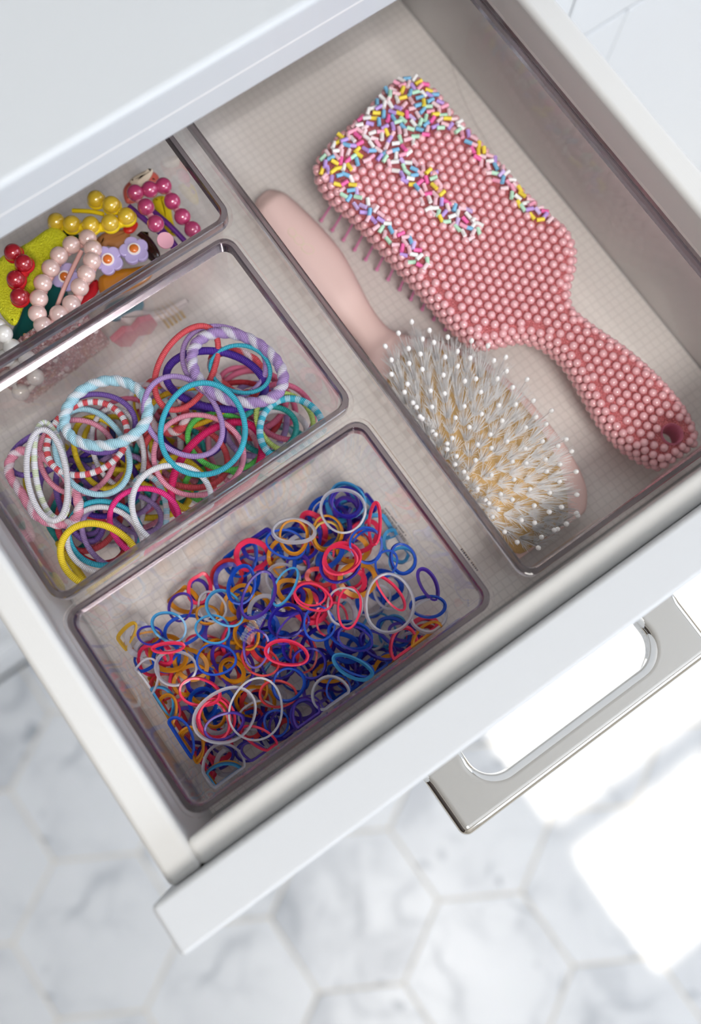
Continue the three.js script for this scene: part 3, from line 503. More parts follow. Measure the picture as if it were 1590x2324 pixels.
{
  const px = [[722, 372], [752, 326], [795, 286], [838, 246], [880, 200], [915, 178], [950, 177], [985, 202], [1020, 246], [1080, 312], [1140, 380], [1195, 440], [1245, 486], [1282, 518], [1299, 552], [1299, 600], [1287, 650], [1294, 694], [1340, 736], [1412, 786], [1472, 836], [1522, 888], [1560, 940], [1580, 992], [1575, 1032], [1548, 1052], [1500, 1044], [1430, 1004], [1376, 944], [1334, 872], [1292, 808], [1244, 768], [1190, 752], [1136, 762], [1090, 768], [1052, 742], [1000, 688], [900, 576], [806, 474], [744, 418]];
  const A = V(0.24, 0, -0.235), Bp = V(0.285, 0, -0.012), hTop = (z) => lerp(-0.0355, -0.0500, clamp((z + 0.235) / 0.225, 0, 1));
  const lift = (u, v) => { let p = at(u, v, -0.042); p = at(u, v, hTop(p.z)); return p; };
  const poly = closedCurve(px.map(([u, v]) => lift(u, v)), 150); poly.forEach((p) => { p.y = Y0 + hTop(p.z); p.z = Math.min(p.z, -0.0085); p.x = Math.min(p.x, 0.3010); });
  const hp = lift(1525, 985), near = poly.reduce((m, p, i) => (p.distanceTo(hp) < poly[m].distanceTo(hp) ? i : m), 0);
  const org = V(0.262, Y0 + FLOOR_H, -0.15), O = (g) => g.translate(-org.x, -org.y, -org.z);
  const t = thing('paddle_brush', 'square paddle hairbrush covered in pink pearls with candy sprinkles, lying bristles down', 'hairbrush', org);
  const body = slab(poly, [[0.0040, 0], [0.0018, 0.0006], [0.0005, 0.0018], [0, 0.0036], [0, 0.0110], [0.0008, 0.0130], [0.003, 0.0140]], 0, { x: hp.x, z: hp.z, r: 0.0046, near });
  uvMetres(body, 0, 2); mesh('body', O(body), pinkGlitter, t);
  const yh = Y0 + hTop(hp.z);
  mesh('hanging_hole_rim', O(loft([rrect(0.0046, 0.0046, 0.00459, yh - 0.0142), rrect(0.0046, 0.0046, 0.00459, yh - 0.0002), rrect(0.0050, 0.0050, 0.00499, yh + 0.0008), rrect(0.0056, 0.0056, 0.00559, yh - 0.0002)].reverse()).translate(hp.x, 0, hp.z)), gripPink, t);
  // where the sprinkles lie: strips of the "icing" and its drips, in pixels
  const K = (a) => a.map(([x, y, r]) => [680 + x * 0.415, 140 + y * 0.415, r * 0.415]);
  const strips = [
    K([[120, 520, 40], [170, 600, 55], [260, 690, 48], [310, 790, 45], [370, 820, 40], [450, 920, 45], [520, 975, 42], [590, 1030, 45], [670, 1110, 30]]),
    K([[140, 470, 50], [230, 420, 75], [330, 380, 95], [420, 300, 110], [520, 230, 120], [610, 190, 110], [700, 210, 110], [780, 290, 90]]),
    K([[200, 540, 70], [330, 480, 80], [450, 450, 80], [560, 380, 90], [680, 330, 80], [760, 330, 50]]),
    K([[480, 490, 60], [540, 540, 65], [600, 610, 65], [680, 660, 70], [720, 750, 62], [790, 830, 55], [870, 850, 62], [930, 920, 55]]),
    K([[760, 180, 60], [850, 280, 55], [920, 390, 55], [990, 480, 60], [1060, 560, 60], [1130, 640, 62], [1210, 730, 62], [1290, 800, 60], [1340, 840, 50]]),
  ];
  const iced = (u, v, grow = 0) => strips.some((s) => s.some((a, i) => { if (!i) return false; const b = s[i - 1], dx = b[0] - a[0], dy = b[1] - a[1], k = clamp(((u - a[0]) * dx + (v - a[1]) * dy) / (dx * dx + dy * dy), 0, 1); return Math.hypot(u - a[0] - k * dx, v - a[1] - k * dy) < lerp(a[2], b[2], k) + grow; }));
  const project = (p) => { const d = p.clone().sub(EYE), w = d.dot(AHEAD); return [795 + FPX * d.dot(RIGHT) / w, 1162 + FPX * d.dot(DOWN) / w]; };
  // pearls: rows over the back, three rows round the sides
  const pearls = [], axis = Bp.clone().sub(A).normalize(), across = V(axis.z, 0, -axis.x), P = 0.00478;
  for (let j = -2; j < 64; j++) for (let i = -14; i < 15; i++) {
    const p = A.clone().addScaledVector(axis, -0.01 + j * P * 0.90).addScaledVector(across, (i + (j & 1) * 0.5) * P);
    if (!insidePoly(poly, p.x, p.z)) continue; const e = edgeDistance(poly, p.x, p.z); if (e < 0.0034 || Math.hypot(p.x - hp.x, p.z - hp.z) < 0.0076) continue;
    p.y = Y0 + hTop(p.z) + 0.0006; const [u, v] = project(p); if (iced(u, v, -3)) continue; pearls.push([p, 0.00212, true]);
  }
  const nor = outward(poly); let run = 0;
  [[0.0012, 0.0009], [-0.0008, 0.0040], [-0.0009, 0.0083], [-0.0002, 0.0121]].forEach(([ins, drop], row) => {
    let next = row % 2 ? 0 : 0.0022; run = 0;
    for (let i = 0; i < poly.length; i++) { const a = poly[i], b = poly[(i + 1) % poly.length], l = Math.hypot(b.x - a.x, b.z - a.z);
      while (next <= run + l) { const k = (next - run) / l, q = a.clone().lerp(b, k), m = nor[i].clone().lerp(nor[(i + 1) % poly.length], k); q.addScaledVector(m, -ins); q.y -= drop; const [u, v] = project(q); if (!(row === 0 && iced(u, v, -4))) pearls.push([q, 0.00212, row < 1]); next += 0.0045; } run += l; }
  });
  const ball = new THREE.SphereGeometry(1, 12, 8);
  pearls.sort((a, b) => (b[2] - a[2]) || a[0].distanceTo(EYE) - b[0].distanceTo(EYE));
  pearls.slice(0, 300).forEach(([p, r]) => { const m = mesh('pearl', ball, pinkPearl, t); m.position.copy(p).sub(org); m.scale.setScalar(r); });
  const rest = pearls.slice(300), im = new THREE.InstancedMesh(ball, pinkPearl, rest.length); im.name = 'pearl_rows'; im.userData.kind = 'stuff'; im.castShadow = im.receiveShadow = true;
  rest.forEach(([p, r], i) => im.setMatrixAt(i, new THREE.Matrix4().compose(p.clone().sub(org), new THREE.Quaternion(), V(r, r, r)))); t.add(im);
  // sprinkles
  const sg = new THREE.CylinderGeometry(0.00108, 0.00108, 0.0039, 8, 1).rotateX(Math.PI / 2);
  const sc = [[0xf8f4f2, 5], [0xf7c6d0, 6], [0xf9dadf, 4], [0xf8a9c2, 2], [0xf76cae, 3], [0xfbe04e, 4], [0x83c0e4, 4], [0xc2ecd0, 5], [0xc29fe4, 4], [0xd8bdee, 2]], bag = []; sc.forEach(([c, n], i) => { sc[i] = std(c, 0.5); for (let k = 0; k < n; k++) bag.push(sc[i]); });
  const placed = []; let tries = 0; const spr = [];
  while (spr.length < 380 && tries++ < 60000) {
    const u = rr(715, 1270), v = rr(165, 620); if (!iced(u, v)) continue;
    const p = lift(u, v); if (!insidePoly(poly, p.x, p.z) || edgeDistance(poly, p.x, p.z) < 0.0008) continue;
    if (placed.some((q) => Math.hypot(q[0] - u, q[1] - v) < 12.4)) continue; placed.push([u, v]);
    const e = edgeDistance(poly, p.x, p.z); p.y = Y0 + hTop(p.z) + 0.0014 + rr(0, 0.0011) - (e < 0.003 ? 0.0012 : 0); spr.push([p, rr(0, Math.PI), rr(-0.25, 0.25), bag[Math.floor(rnd() * bag.length)]]);
  }
  spr.slice(0, 300).forEach(([p, yaw, pitch, m]) => { const o = mesh('sprinkle', sg, m, t); o.position.copy(p).sub(org); o.rotation.set(pitch, yaw, 0, 'YXZ'); });
  if (spr.length > 300) { const list = spr.slice(300); const q = new THREE.InstancedMesh(sg, std(0xffffff, 0.5), list.length); q.name = 'more_sprinkles'; q.userData.kind = 'stuff'; q.castShadow = true; list.forEach(([p, yaw, pitch, m], i) => { q.setMatrixAt(i, new THREE.Matrix4().compose(p.clone().sub(org), new THREE.Quaternion().setFromEuler(new THREE.Euler(pitch, yaw, 0, 'YXZ')), V(1, 1, 1))); q.setColorAt(i, m.color); }); t.add(q); }
  // cushion and pins underneath
  const head = poly.filter((p) => p.z < -0.105), cx = 0.2645, cz = -0.178;
  const pad = closedCurve([[-1, -1], [0, -1.06], [1, -1], [1.04, 0], [1, 1], [0, 1.06], [-1, 1], [-1.04, 0]].map(([x, z]) => A.clone().addScaledVector(axis, 0.058 + z * 0.044).addScaledVector(across, x * 0.027).setY(Y0 - 0.0535)), 48);
  mesh('cushion', O(slab(pad, [[0, 0], [0, 0.0015], [0.004, 0.004], [0.010, 0.0052]], 0)), std(0xc96a86, 0.5), t);
  const pinLen = (p) => p.y - (Y0 + FLOOR_H) - 0.0005, pinGeo = merge([new THREE.CylinderGeometry(0.00055, 0.0007, 1, 6).translate(0, -0.5, 0)]);
  const tip = new THREE.SphereGeometry(0.0011, 8, 6);
  for (let j = 0; j < 12; j++) for (let i = 0; i < 7; i++) {
    const x = (i - 3) * 0.0082, z = 0.058 + (j - 5.5) * 0.0074, p = A.clone().addScaledVector(axis, z).addScaledVector(across, x); p.y = Y0 - 0.0555; if (!insidePoly(pad, p.x, p.z)) continue;
    const end = p.clone().addScaledVector(across, x * 0.33).addScaledVector(axis, (j - 5.5) * 0.0006); end.y = Y0 + FLOOR_H + 0.0016;
    const dir = end.clone().sub(p), pin = mesh('pin', pinGeo, pinkPlastic, t); pin.position.copy(p).sub(org); pin.quaternion.setFromUnitVectors(V(0, -1, 0), dir.clone().normalize()); pin.scale.set(1, dir.length(), 1);
    const b = mesh('pin_tip', tip, pinkPlastic, t); b.position.copy(end).sub(org);
  }
}
{
  const T0 = [585, 425], ax = [0.622, 0.783], pe = [0.783, -0.622], H = -0.0615;
  const hw = [[0, 0, 6], [10, 26, 5], [32, 42, 3], [60, 50, 2], [105, 57, 2], [165, 63, 2], [220, 64, 2], [271, 56, 3], [326, 45, 3], [386, 36, 5], [430, 38, 6], [460, 50, 8], [500, 84, 10], [560, 124, 12], [640, 156, 14], [740, 174, 15], [830, 178, 15], [920, 174, 15], [998, 150, 18], [1040, 116, 16], [1068, 76, 14], [1084, 36, 12], [1090, 0, 12]];
  const pxAt = (s, p) => [T0[0] + ax[0] * s + pe[0] * p, T0[1] + ax[1] * s + pe[1] * p];
  const org = V(0.205, Y0 + FLOOR_H, -0.12), O = (g) => g.translate(-org.x, -org.y, -org.z);
  const t = thing('oval_brush', 'pale pink oval hairbrush with white bristle tufts, lying bristles up', 'hairbrush', org);
  const pinkMatte = std(0xefcfc8, 0.5);
  { // body: rounded cross-sections along the brush
    const prof = new THREE.CatmullRomCurve3(hw.map(([s, w, c]) => V(s, w, c)), false, 'centripetal').getPoints(90), NA = 28, pos = [], idx = [];
    prof.forEach((q) => {
      const w = Math.max(q.y, 0.01), cen = at(...pxAt(q.x, q.z), H), edge = at(...pxAt(q.x, q.z + w), H).sub(cen), W = edge.length(), wide = smooth(40, 110, w), th = Math.min(0.0068, W * 0.62), mid = Y0 + FLOOR_H + 0.0004 + Math.max(th, 0.0052 * smooth(0, 0.004, W)), e = lerp(0.9, 0.5, wide);
      for (let k = 0; k < NA; k++) { const a = k / NA * Math.PI * 2, cx = Math.cos(a), sy = Math.sin(a), x = Math.sign(cx) * Math.abs(cx) ** e, y = Math.sign(sy) * Math.abs(sy) ** lerp(1, 0.8, wide);
        const p = cen.clone().addScaledVector(edge, x); p.y = mid + th * y; p.x = Math.max(p.x, 0.1805); p.z = Math.min(p.z, -0.0115); pos.push(p.x, p.y, p.z); }
    });
    for (let j = 0; j < prof.length - 1; j++) for (let k = 0; k < NA; k++) { const a = j * NA + k, b = j * NA + (k + 1) % NA; idx.push(a, b, a + NA, b, b + NA, a + NA); }
    const g = new THREE.BufferGeometry(); g.setAttribute('position', new THREE.Float32BufferAttribute(pos, 3)); g.setIndex(idx); g.computeVertexNormals();
    if (g.attributes.normal.getY(40 * NA + NA / 4) < 0) { g.index.array.reverse(); g.computeVertexNormals(); }
    mesh('body', O(g), pinkMatte, t);
  }
  { const list = []; for (const [u, v, a, b, r] of [[663, 528, 11, 8, 50], [678, 545, 13, 9, 45], [698, 565, 15, 10, 30]]) { const pts = []; for (let i = 0; i < 24; i++) { const f = i / 24 * 6.283, x = a * Math.cos(f), y = b * Math.sin(f), ro = r * Math.PI / 180; pts.push(at(u + x * Math.cos(ro) - y * Math.sin(ro), v + x * Math.sin(ro) + y * Math.cos(ro), FLOOR_H + 0.0139)); } list.push(closedTube(pts, 5, () => [0.0002, null])); }
    mesh('gold_mark', O(merge(list)), std(0xe3d6b8, 0.4), t); }
  // cushion
  const cs = 778, sa = 276, sb = 146, coff = 16, N = 64, pos = [], idx = [], rings = 7, dome = (r) => Y0 + H + 0.0016 + 0.0085 * Math.sqrt(Math.max(0, 1 - r * r));
  const padPoint = (r, a) => { const [u, v] = pxAt(cs + sa * r * Math.cos(a), coff + sb * r * Math.sin(a)), p = at(u, v, H); p.y = dome(r); p.x = Math.max(p.x, 0.1810); p.z = Math.min(p.z, -0.0125); return p; };
  for (let j = 0; j <= rings; j++) for (let i = 0; i < N; i++) { const p = padPoint(j === rings ? 1 : Math.sin(j / rings * Math.PI / 2), i / N * Math.PI * 2); if (j === rings) p.y -= 0.001; pos.push(p.x, p.y, p.z); }
  for (let j = 0; j < rings; j++) for (let i = 0; i < N; i++) { const a = j * N + i, b = j * N + (i + 1) % N; idx.push(a, b, a + N, b, b + N, a + N); }
  let g = new THREE.BufferGeometry(); g.setAttribute('position', new THREE.Float32BufferAttribute(pos, 3)); g.setIndex(idx); g.computeVertexNormals();
  if (g.attributes.normal.getY(N * 2) < 0) { g.index.array.reverse(); g.computeVertexNormals(); }
  const padMap = texture(256, 256, (u, v) => { const n = nE(u, v) * 14 + nF(u, v) * 10; return [226 - n, 187 - n, 128 - n]; }); padMap.repeat.set(1 / 0.03, 1 / 0.03); uvMetres(g, 0, 2);
  mesh('cushion', O(g), std(0xffffff, 0.6, { map: padMap }), t);
  // tufts (a few shared shapes) each with a ball-tipped pin
  const hairMat = std(0xf6f3f2, 0.45);
  const tufts = [];
  for (let k = 0; k < 6; k++) {
    const list = [];
    for (let i = 0; i < 64; i++) {
      const a = rr(0, 6.283), r0 = 0.0013 * Math.sqrt(rnd()), sp = rr(0.05, 0.30), L = rr(0.0130, 0.0168), w = rr(0.00010, 0.00015);
      const e = new THREE.CylinderGeometry(w * 0.55, w, L, 3, 1, true).translate(0, L / 2, 0);
      e.rotateX(Math.sin(a) * sp).rotateZ(-Math.cos(a) * sp).translate(r0 * Math.cos(a), 0, r0 * Math.sin(a)); list.push(e);
    }
    const tg = merge(list), tp = tg.attributes.position, tn = tg.attributes.normal;           // fine translucent hairs: shade them like the soft tuft they form
    for (let i = 0; i < tp.count; i++) { const v = V(tn.getX(i) * 0.5 + tp.getX(i) * 60, 0.9, tn.getZ(i) * 0.5 + tp.getZ(i) * 60).normalize(); tn.setXYZ(i, v.x, v.y, v.z); }
    tufts.push(tg);
  }
  const pinGeo = new THREE.CylinderGeometry(0.00016, 0.00022, 0.0225, 5).translate(0, 0.01125, 0), tipGeo = new THREE.SphereGeometry(0.00118, 10, 8).scale(1, 1.35, 1).translate(0, 0.0225, 0);
  const pinMat = phys(0xe9e4e4, 0.3, { transmission: 0.4, thickness: 0 }), tipMat = std(0xf4f2f0, 0.3);
  const up = V(0, 1, 0), S = 33;
  for (let j = -9; j <= 9; j++) for (let i = -5; i <= 5; i++) {
    const s = j * S * 0.93 + rr(-3, 3), p = (i + (Math.abs(j) % 2) * 0.5) * S + rr(-3, 3), r = Math.hypot(s / (sa - 18), p / (sb - 14)); if (r > 1) continue;
    const [u, v] = pxAt(cs + s, coff + p), q = at(u, v, H), c = at(...pxAt(cs, coff), H); q.x = Math.max(q.x, 0.1825); q.y = dome(Math.hypot(s / sa, p / sb)) - 0.0003;
    const d = V(q.x - c.x, 0, q.z - c.z), along = d.length(); d.multiplyScalar(9.5); d.y = 1; d.normalize(); d.x += rr(-0.04, 0.04); d.z += rr(-0.04, 0.04); d.normalize();
    if (q.x + d.x * 0.025 < 0.1800) { d.x = (0.1800 - q.x) / 0.025; d.normalize(); } if (q.z + d.z * 0.023 > -0.0120) { d.z = (-0.0120 - q.z) / 0.023; d.normalize(); }          // tufts bend where they meet the bin wall
    const f = mesh('tuft', tufts[Math.floor(rnd() * 6)], hairMat, t); f.position.copy(q).sub(org); f.quaternion.setFromUnitVectors(up, d).multiply(new THREE.Quaternion().setFromAxisAngle(up, rr(0, 6.28))); f.scale.setScalar(rr(0.92, 1.08));
    const off = V(rr(-0.0012, 0.0012), 0, rr(-0.0012, 0.0012)), pin = mesh('pin', pinGeo, pinMat, t); pin.position.copy(q).add(off).sub(org); pin.quaternion.setFromUnitVectors(up, d.clone().add(V(rr(-0.05, 0.05), 0, rr(-0.05, 0.05))).normalize());
    mesh('ball_tip', tipGeo, tipMat, pin);
  }
}

// ---------------------------------------------------------------- hair clips in the back bin
const pearlMat = (c, m = 0.18) => phys(c, 0.22, { metalness: m * 0.5, ior: 1.8, clearcoat: 1, clearcoatRoughness: 0.08 });
const feltMat = (c) => std(c, 0.85);
const bead = new THREE.SphereGeometry(1, 20, 14);
const keep1 = (p, r) => { const f = clamp((Y0 - p.y) / BIN_H, 0, 1), ix = LIM1.hx - LIM1.tx * f - r, iz = LIM1.hz - LIM1.tz * f - r; p.x = clamp(p.x, LIM1.x - ix, LIM1.x + ix); p.z = clamp(p.z, LIM1.z - iz, LIM1.z + iz); p.y = Math.max(p.y, Y0 + FLOOR_H + r); return p; };
function pearlClip(label, list, rpx, mat, baseMat, opts = {}) {       // pearls glued along a metal or felt strip
  const pts = list.map(([u, v, h]) => at(u, v, h)), R = rpx * metresPerPixel(pts[0]); pts.forEach((p) => keep1(p, R));
  const org = pts[0].clone(); pts.forEach((p) => { org.y = Math.min(org.y, p.y - R); });
  const t = thing('pearl_hair_clip', label, 'hair clip', org, 'pearl hair clips');
  const low = pts.map((p) => p.clone().sub(org).add(V(0, -R * 0.62, 0)));
  const curve = new THREE.CatmullRomCurve3(low, !!opts.closed);
  mesh('backing', new THREE.TubeGeometry(curve, low.length * 6, R * (opts.wide ?? 0.55), 8, !!opts.closed), baseMat, t);
  if (opts.cups) low.forEach((p) => { const m = mesh('cup', bead, baseMat, t); m.position.copy(p).add(V(0, R * 0.22, 0)); m.scale.set(R * 1.1, R * 0.62, R * 1.1); });
  for (const p of pts) { const m = mesh('pearl', bead, mat, t); m.position.copy(p).sub(org); m.scale.setScalar(R); }
  if (opts.tongue) mesh('tongue', openTube(opts.tongue.map(([u, v, h]) => keep1(at(u, v, h), 0.0012).sub(org)), 0.0011, 6, 30), baseMat, t);
  if (opts.pad) { const [u, v, h, r] = opts.pad, p = keep1(at(u, v, h), R); const m = mesh('felt_pad', new THREE.CylinderGeometry(r, r, 0.0012, 24), feltMat(0xe6a9b8), t); m.position.copy(p).sub(org); m.rotation.set(0.25, 0, -0.15); }
  return t;
}
pearlClip('teardrop snap clip ringed with blush pink pearls', [[199, 541, -0.030], [162, 556, -0.029], [134, 580, -0.028], [115, 609, -0.027], [97, 643, -0.026], [88, 678, -0.025], [85, 712, -0.025], [97, 738, -0.026], [133, 713, -0.027], [162, 690, -0.027], [181, 652, -0.027], [196, 622, -0.027], [209, 592, -0.027], [211, 565, -0.028]], 20.5, pearlMat(0xe9c8c0), std(0xe8b4ae, 0.5), { closed: true, tongue: [[185, 570, -0.031], [165, 610, -0.030], [145, 655, -0.030], [128, 700, -0.031]] });
pearlClip('yellow pearl clip on a bright yellow frame', [[218, 452, -0.034], [253, 465, -0.031], [287, 491, -0.031], [250, 506, -0.030], [206, 511, -0.031], [163, 509, -0.033], [128, 503, -0.036]], 20, pearlMat(0xe8c332), std(0xf2d416, 0.4), { cups: true, tongue: [[235, 486, -0.034], [205, 480, -0.035], [165, 478, -0.037]] });
pearlClip('magenta pearl clip with purple prongs and a pink felt pad', [[353, 508, -0.028], [331, 470, -0.030], [307, 438, -0.033], [340, 430, -0.034], [371, 422, -0.035], [391, 457, -0.035], [414, 492, -0.035], [437, 521, -0.036]], 19.5, pearlMat(0xbf3f72), std(0xe2a3b0, 0.6), { wide: 0.4, pad: [375, 546, -0.028, 0.0039] });
{ // purple prongs
  const t = thing('prong_clip', 'flat purple metal prong clip between the magenta pearls', 'hair clip', keep1(at(380, 520, -0.045), 0.003)), o = t.position, m = std(0x6a3391, 0.35, { metalness: 0.3 });
  for (const l of [[[292, 468, -0.036], [330, 500, -0.038], [365, 530, -0.040], [400, 570, -0.043]], [[345, 478, -0.040], [385, 512, -0.041], [420, 548, -0.044]], [[350, 505, -0.042], [385, 540, -0.044], [400, 560, -0.046]]]) mesh('prong', openTube(l.map((q) => keep1(at(...q), 0.002).sub(o)), 0.0014, 6, 24).scale(1, 1, 1), m, t);
}
pearlClip('red pearl clip with round red felt pieces on the yellow glitter bow', [[30, 573, -0.022], [54, 598, -0.021], [36, 634, -0.022], [44, 674, -0.023]], 20.5, pearlMat(0xb5192b, 0.3), feltMat(0xc4121c), { wide: 0.7, cups: true });
pearlClip('white pearl cluster clip by the left end of the bin', [[-6, 742, -0.026], [8, 757, -0.026], [28, 789, -0.030], [12, 812, -0.034], [42, 835, -0.040], [62, 815, -0.036], [82, 858, -0.048], [47, 890, -0.056], [20, 858, -0.042]], 21, pearlMat(0xe6e4de, 0.1), std(0xdedad4, 0.6), { wide: 0.3 });
function flat(shapePts, depth, bevel = 0.0004) { const s = new THREE.Shape(shapePts.map((p) => new THREE.Vector2(...p))); return new THREE.ExtrudeGeometry(s, { depth, bevelEnabled: true, bevelSize: bevel, bevelThickness: bevel, bevelSegments: 2, curveSegments: 8 }).rotateX(-Math.PI / 2); }
function flowerPts(R, n, k = 0.32) { const a = []; for (let i = 0; i < 60; i++) { const f = i / 60 * Math.PI * 2, r = R * (1 - k + k * Math.abs(Math.cos(n * f / 2)) ** 0.6); a.push([r * Math.cos(f), r * Math.sin(f)]); } return a; }
function flower(label, u, v, h, rpx, petalMat, centreMat, tilt, n = 5) {
  const p = keep1(at(u, v, h), 0.004), R = rpx * metresPerPixel(p), t = thing('flower_hair_clip', label, 'hair clip', p, 'flower hair clips');
  mesh('petals', flat(flowerPts(R, n), 0.0016, 0.0006), petalMat, t);
  const r = mesh('centre_ring', new THREE.CylinderGeometry(R * 0.46, R * 0.46, 0.0006, 24).translate(0, 0.0025, 0), std(0xf4efec, 0.4), t);
  mesh('centre', new THREE.SphereGeometry(R * 0.34, 16, 10).scale(1, 0.6, 1).translate(0, 0.003, 0), centreMat, t);
  t.rotation.set(...tilt); return t;
}
const lilacPlastic = phys(0xbcaede, 0.3, { clearcoat: 0.5 }), orangeBead = phys(0xd9742a, 0.25, { clearcoat: 0.6 });
flower('lilac plastic flower clip with orange centre beside the blush pearls', 247, 592, -0.036, 31, lilacPlastic, orangeBead, [0.15, 0.3, 0.1]);
flower('lilac plastic flower clip with orange centre beside the brown shell claw', 305, 571, -0.035, 31, lilacPlastic, orangeBead, [0.05, 0.1, -0.1]);
flower('lilac plastic flower clip inside the teardrop of blush pearls', 150, 628, -0.040, 30, lilacPlastic, orangeBead, [0.2, 0.5, 0.3]);
// glitter bow, satin bow, claws, petals
const yellowGlitterMap = texture(256, 256, (u, v) => { const n = nF(u, v) * 70 + nF(u * 2 + 0.3, v * 2) * 50; return [212 + n, 212 + n, 24 + n * 0.4]; }); yellowGlitterMap.repeat.set(1 / 0.03, 1 / 0.03);
const yellowGlitter = std(0xffffff, 0.5, { map: yellowGlitterMap, bumpMap: glitterBump, bumpScale: 0.0008 });
function patch(name, label, category, list, thick, mat, sag = 0.002, group) {      // padded shape traced as [u, v, h]
  const pts = closedCurve(list.map((q) => keep1(at(...q), thick)), 60), g = slab(pts, [[thick * 1.2, 0], [thick * 0.5, thick * 0.15], [0.0001, thick * 0.6], [0, thick], [thick * 0.4, thick * 1.6]], 0), c = centred(g);
  uvMetres(g, 0, 2); const m = single(name, g, mat, label, category, group); m.position.copy(c); return m;
}
patch('glitter_bow', 'yellow glitter fabric bow under the red pearls', 'hair bow', [[-8, 590, -0.032], [60, 548, -0.033], [120, 512, -0.034], [152, 536, -0.034], [140, 575, -0.034], [95, 625, -0.034], [70, 660, -0.034], [52, 690, -0.034], [30, 735, -0.034], [-6, 700, -0.034]], 0.0022, yellowGlitter);
patch('satin_bow', 'dark teal satin bow under the blush pearls', 'hair bow', [[66, 668, -0.045], [120, 640, -0.045], [150, 660, -0.045], [140, 720, -0.045], [90, 765, -0.046], [40, 790, -0.046], [18, 775, -0.046], [40, 715, -0.045]], 0.003, phys(0x0f5a5c, 0.35, { sheen: 0.6, sheenColor: new THREE.Color(0x3aa0a0) }));
patch('green_sequin_bow', 'dark green sequin bow behind the yellow pearls', 'hair bow', [[136, 522, -0.040], [165, 524, -0.040], [190, 540, -0.040], [170, 556, -0.040], [140, 545, -0.040]], 0.002, std(0x0d5b3a, 0.3, { metalness: 0.4, bumpMap: glitterBump, bumpScale: 0.001 }));
patch('wooden_clip', 'small tan wooden leaf clip behind the lilac flowers', 'hair clip', [[218, 540, -0.045], [250, 520, -0.045], [292, 522, -0.045], [288, 545, -0.045], [262, 560, -0.045], [240, 555, -0.045], [225, 585, -0.045]], 0.0018, std(0xb57a45, 0.6));
patch('red_felt_disc', 'red felt disc beside the blush pearl teardrop', 'felt disc', [[195, 650, -0.042], [218, 632, -0.042], [222, 655, -0.042], [205, 678, -0.042], [182, 690, -0.042], [170, 680, -0.042]], 0.0015, feltMat(0xc3101f));
patch('red_petal_clip', 'glossy red petal clip behind the yellow pearls', 'hair clip', [[278, 508, -0.044], [300, 496, -0.044], [312, 505, -0.044], [300, 525, -0.044], [282, 526, -0.044]], 0.0016, phys(0xd3271f, 0.3));
patch('amber_clip', 'amber and gold oval clip beneath the lilac flowers', 'hair clip', [[222, 628, -0.040], [255, 610, -0.040], [300, 603, -0.040], [345, 598, -0.040], [340, 625, -0.040], [290, 655, -0.040], [232, 672, -0.040]], 0.0026, phys(0xc98220, 0.18, { clearcoat: 0.8 }));
patch('shell_claw', 'glossy dark brown shell claw clip beside the magenta pearls', 'claw clip', [[318, 520, -0.040], [330, 525, -0.038], [350, 548, -0.037], [362, 575, -0.037], [352, 590, -0.038], [338, 585, -0.040], [322, 560, -0.041]], 0.0035, phys(0x2c1a10, 0.15, { clearcoat: 0.9 }));
patch('coral_flower_clip', 'coral and cream petal clip under the countertop edge', 'hair clip', [[278, 425, -0.048], [300, 400, -0.048], [335, 382, -0.048], [362, 388, -0.048], [360, 412, -0.048], [330, 425, -0.048], [310, 450, -0.048], [285, 455, -0.048]], 0.003, phys(0xd9685a, 0.4));
patch('cream_petal_clip', 'cream petal clip tucked beside the coral one', 'hair clip', [[292, 408, -0.043], [325, 385, -0.043], [345, 380, -0.043], [340, 398, -0.043], [312, 420, -0.043]], 0.002, phys(0xe3d3bd, 0.4));
patch('yellow_flower_clip', 'yellow enamel flower clip beneath the magenta pearls', 'hair clip', [[345, 448, -0.048], [372, 440, -0.048], [385, 465, -0.048], [392, 500, -0.048], [400, 530, -0.048], [380, 525, -0.048], [362, 495, -0.048], [350, 470, -0.048]], 0.0025, phys(0xd9c11a, 0.35));
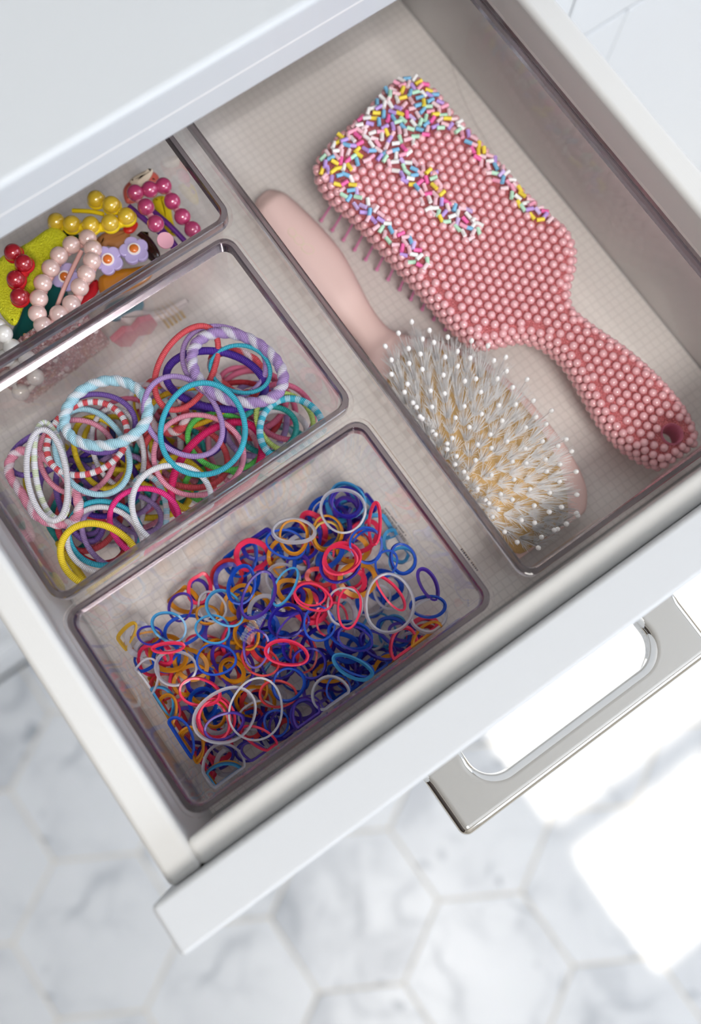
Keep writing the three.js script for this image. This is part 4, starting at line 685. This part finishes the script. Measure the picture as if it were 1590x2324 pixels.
{ // rose gold glitter barrette standing against the front wall of its bin
  const flake = texture(512, 512, (u, v) => {
    const n = nF(u, v), gx = u * 26, gy = v * 26, ix = Math.floor(gx), iy = Math.floor(gy), h = nF((ix * 7.13 % 128) / 128, (iy * 3.77 % 128) / 128), d = Math.hypot(gx - ix - 0.5, gy - iy - 0.5);
    const f = h > 0.62 && d < 0.42 ? 90 : h < 0.2 && d < 0.4 ? 40 : 0; return [168 + 60 * n + f, 112 + 60 * n + f, 114 + 60 * n + f];
  }); flake.repeat.set(1 / 0.03, 1 / 0.03);
  const g = new RoundedBoxGeometry(0.052, 0.040, 0.0055, 3, 0.0024); uvMetres(g, 0, 1);
  const m = single('glitter_barrette', g, std(0xffffff, 0.32, { map: flake, metalness: 0.35, bumpMap: glitterBump, bumpScale: 0.0008 }), 'rose gold flake glitter barrette standing behind the bin wall', 'hair clip'); m.position.set(0.056, Y0 - 0.0520, -0.2215); m.rotation.set(-0.20, 0.02, 0.10);
  const hex = new THREE.CylinderGeometry(1, 1, 0.3, 6), fl = new THREE.InstancedMesh(hex, std(0xffffff, 0.2, { metalness: 0.6 }), 520), tint = [new THREE.Color(0xf6dcd8), new THREE.Color(0xd9a3a0), new THREE.Color(0xfff4f0), new THREE.Color(0xb86f70), new THREE.Color(0xe8c4c4)];
  fl.name = 'glitter_flakes'; fl.userData.kind = 'stuff';
  for (let i = 0; i < 520; i++) { const top = i % 5 === 0, r = i % 7 === 0 ? rr(0.0011, 0.0016) : rr(0.0003, 0.0007), e = new THREE.Euler(Math.PI / 2 + rr(-0.5, 0.5), rr(0, 6), rr(-0.5, 0.5)); if (top) e.x -= Math.PI / 2;
    fl.setMatrixAt(i, new THREE.Matrix4().compose(top ? V(rr(-0.024, 0.024), 0.0201, rr(-0.002, 0.002)) : V(rr(-0.025, 0.025), rr(-0.019, 0.019), 0.0029), new THREE.Quaternion().setFromEuler(e), V(r, r * 0.3, r))); fl.setColorAt(i, pick(tint)); }
  m.add(fl);
}
{
  const sh = [[-0.011, 0.006], [-0.004, 0.009], [0, 0.004], [0.005, 0.008], [0.0105, 0.004], [0.0115, -0.004], [0.007, -0.0085], [0.001, -0.003], [-0.005, -0.0085], [-0.009, -0.003]], g = flat(sh, 0.002, 0.0008); g.rotateX(Math.PI / 2);
  const m = single('felt_bow', g, feltMat(0xc8205c), 'hot pink felt bow low against the wall near the glitter barrette', 'hair bow'); m.position.set(0.096, Y0 + FLOOR_H + 0.0105, -0.2148);
}
patch('white_ribbon', 'white satin ribbon loop beside the hot pink bow', 'ribbon', [[270, 720, -0.066], [310, 745, -0.066], [345, 730, -0.066], [395, 712, -0.066], [430, 680, -0.066], [400, 690, -0.066], [340, 705, -0.066], [300, 700, -0.066]], 0.002, phys(0xe8e0e0, 0.35, { sheen: 0.5 }));
patch('teal_sequin_clip', 'teal shimmer clip behind the white ribbon', 'hair clip', [[235, 700, -0.066], [270, 675, -0.066], [310, 665, -0.066], [325, 690, -0.066], [300, 715, -0.066], [250, 725, -0.066]], 0.002, phys(0x2f7f95, 0.3, { metalness: 0.2 }));
{
  const p = keep1(at(400, 722, -0.064), 0.006), t = thing('mini_claw_clip', 'small cream gold claw clip lying at the bottom of the clip bin', 'claw clip', V(p.x, Y0 + FLOOR_H + 0.0006, p.z)), m = phys(0xd9bd7c, 0.35);
  mesh('spine', rbox(-0.006, 0.006, 0.003, 0.006, -0.0012, 0.0012, 0.0008), m, t);
  for (let k = -2; k <= 2; k++) mesh('tooth', openTube([V(k * 0.0024, 0.0045, 0.0008), V(k * 0.0024, 0.004, 0.004), V(k * 0.0024, 0.0008, 0.0055)], 0.0007, 5, 8), m, t);
}
{ // a loose hair on the base of the long bin
  const pts = [[1018, 60, -0.0745], [1022, 130, -0.0748], [1045, 210, -0.0748], [1090, 300, -0.0748], [1140, 380, -0.0748], [1180, 450, -0.0748], [1205, 500, -0.0748]].map((q) => at(...q)), g = openTube(pts, 0.00007, 4, 60), c = centred(g);
  const m = single('loose_hair', g, std(0x5a3d33, 0.5), 'single long brown hair lying beside the paddle brush', 'hair strand'); m.position.copy(c);
}
renderer.render(scene, camera);
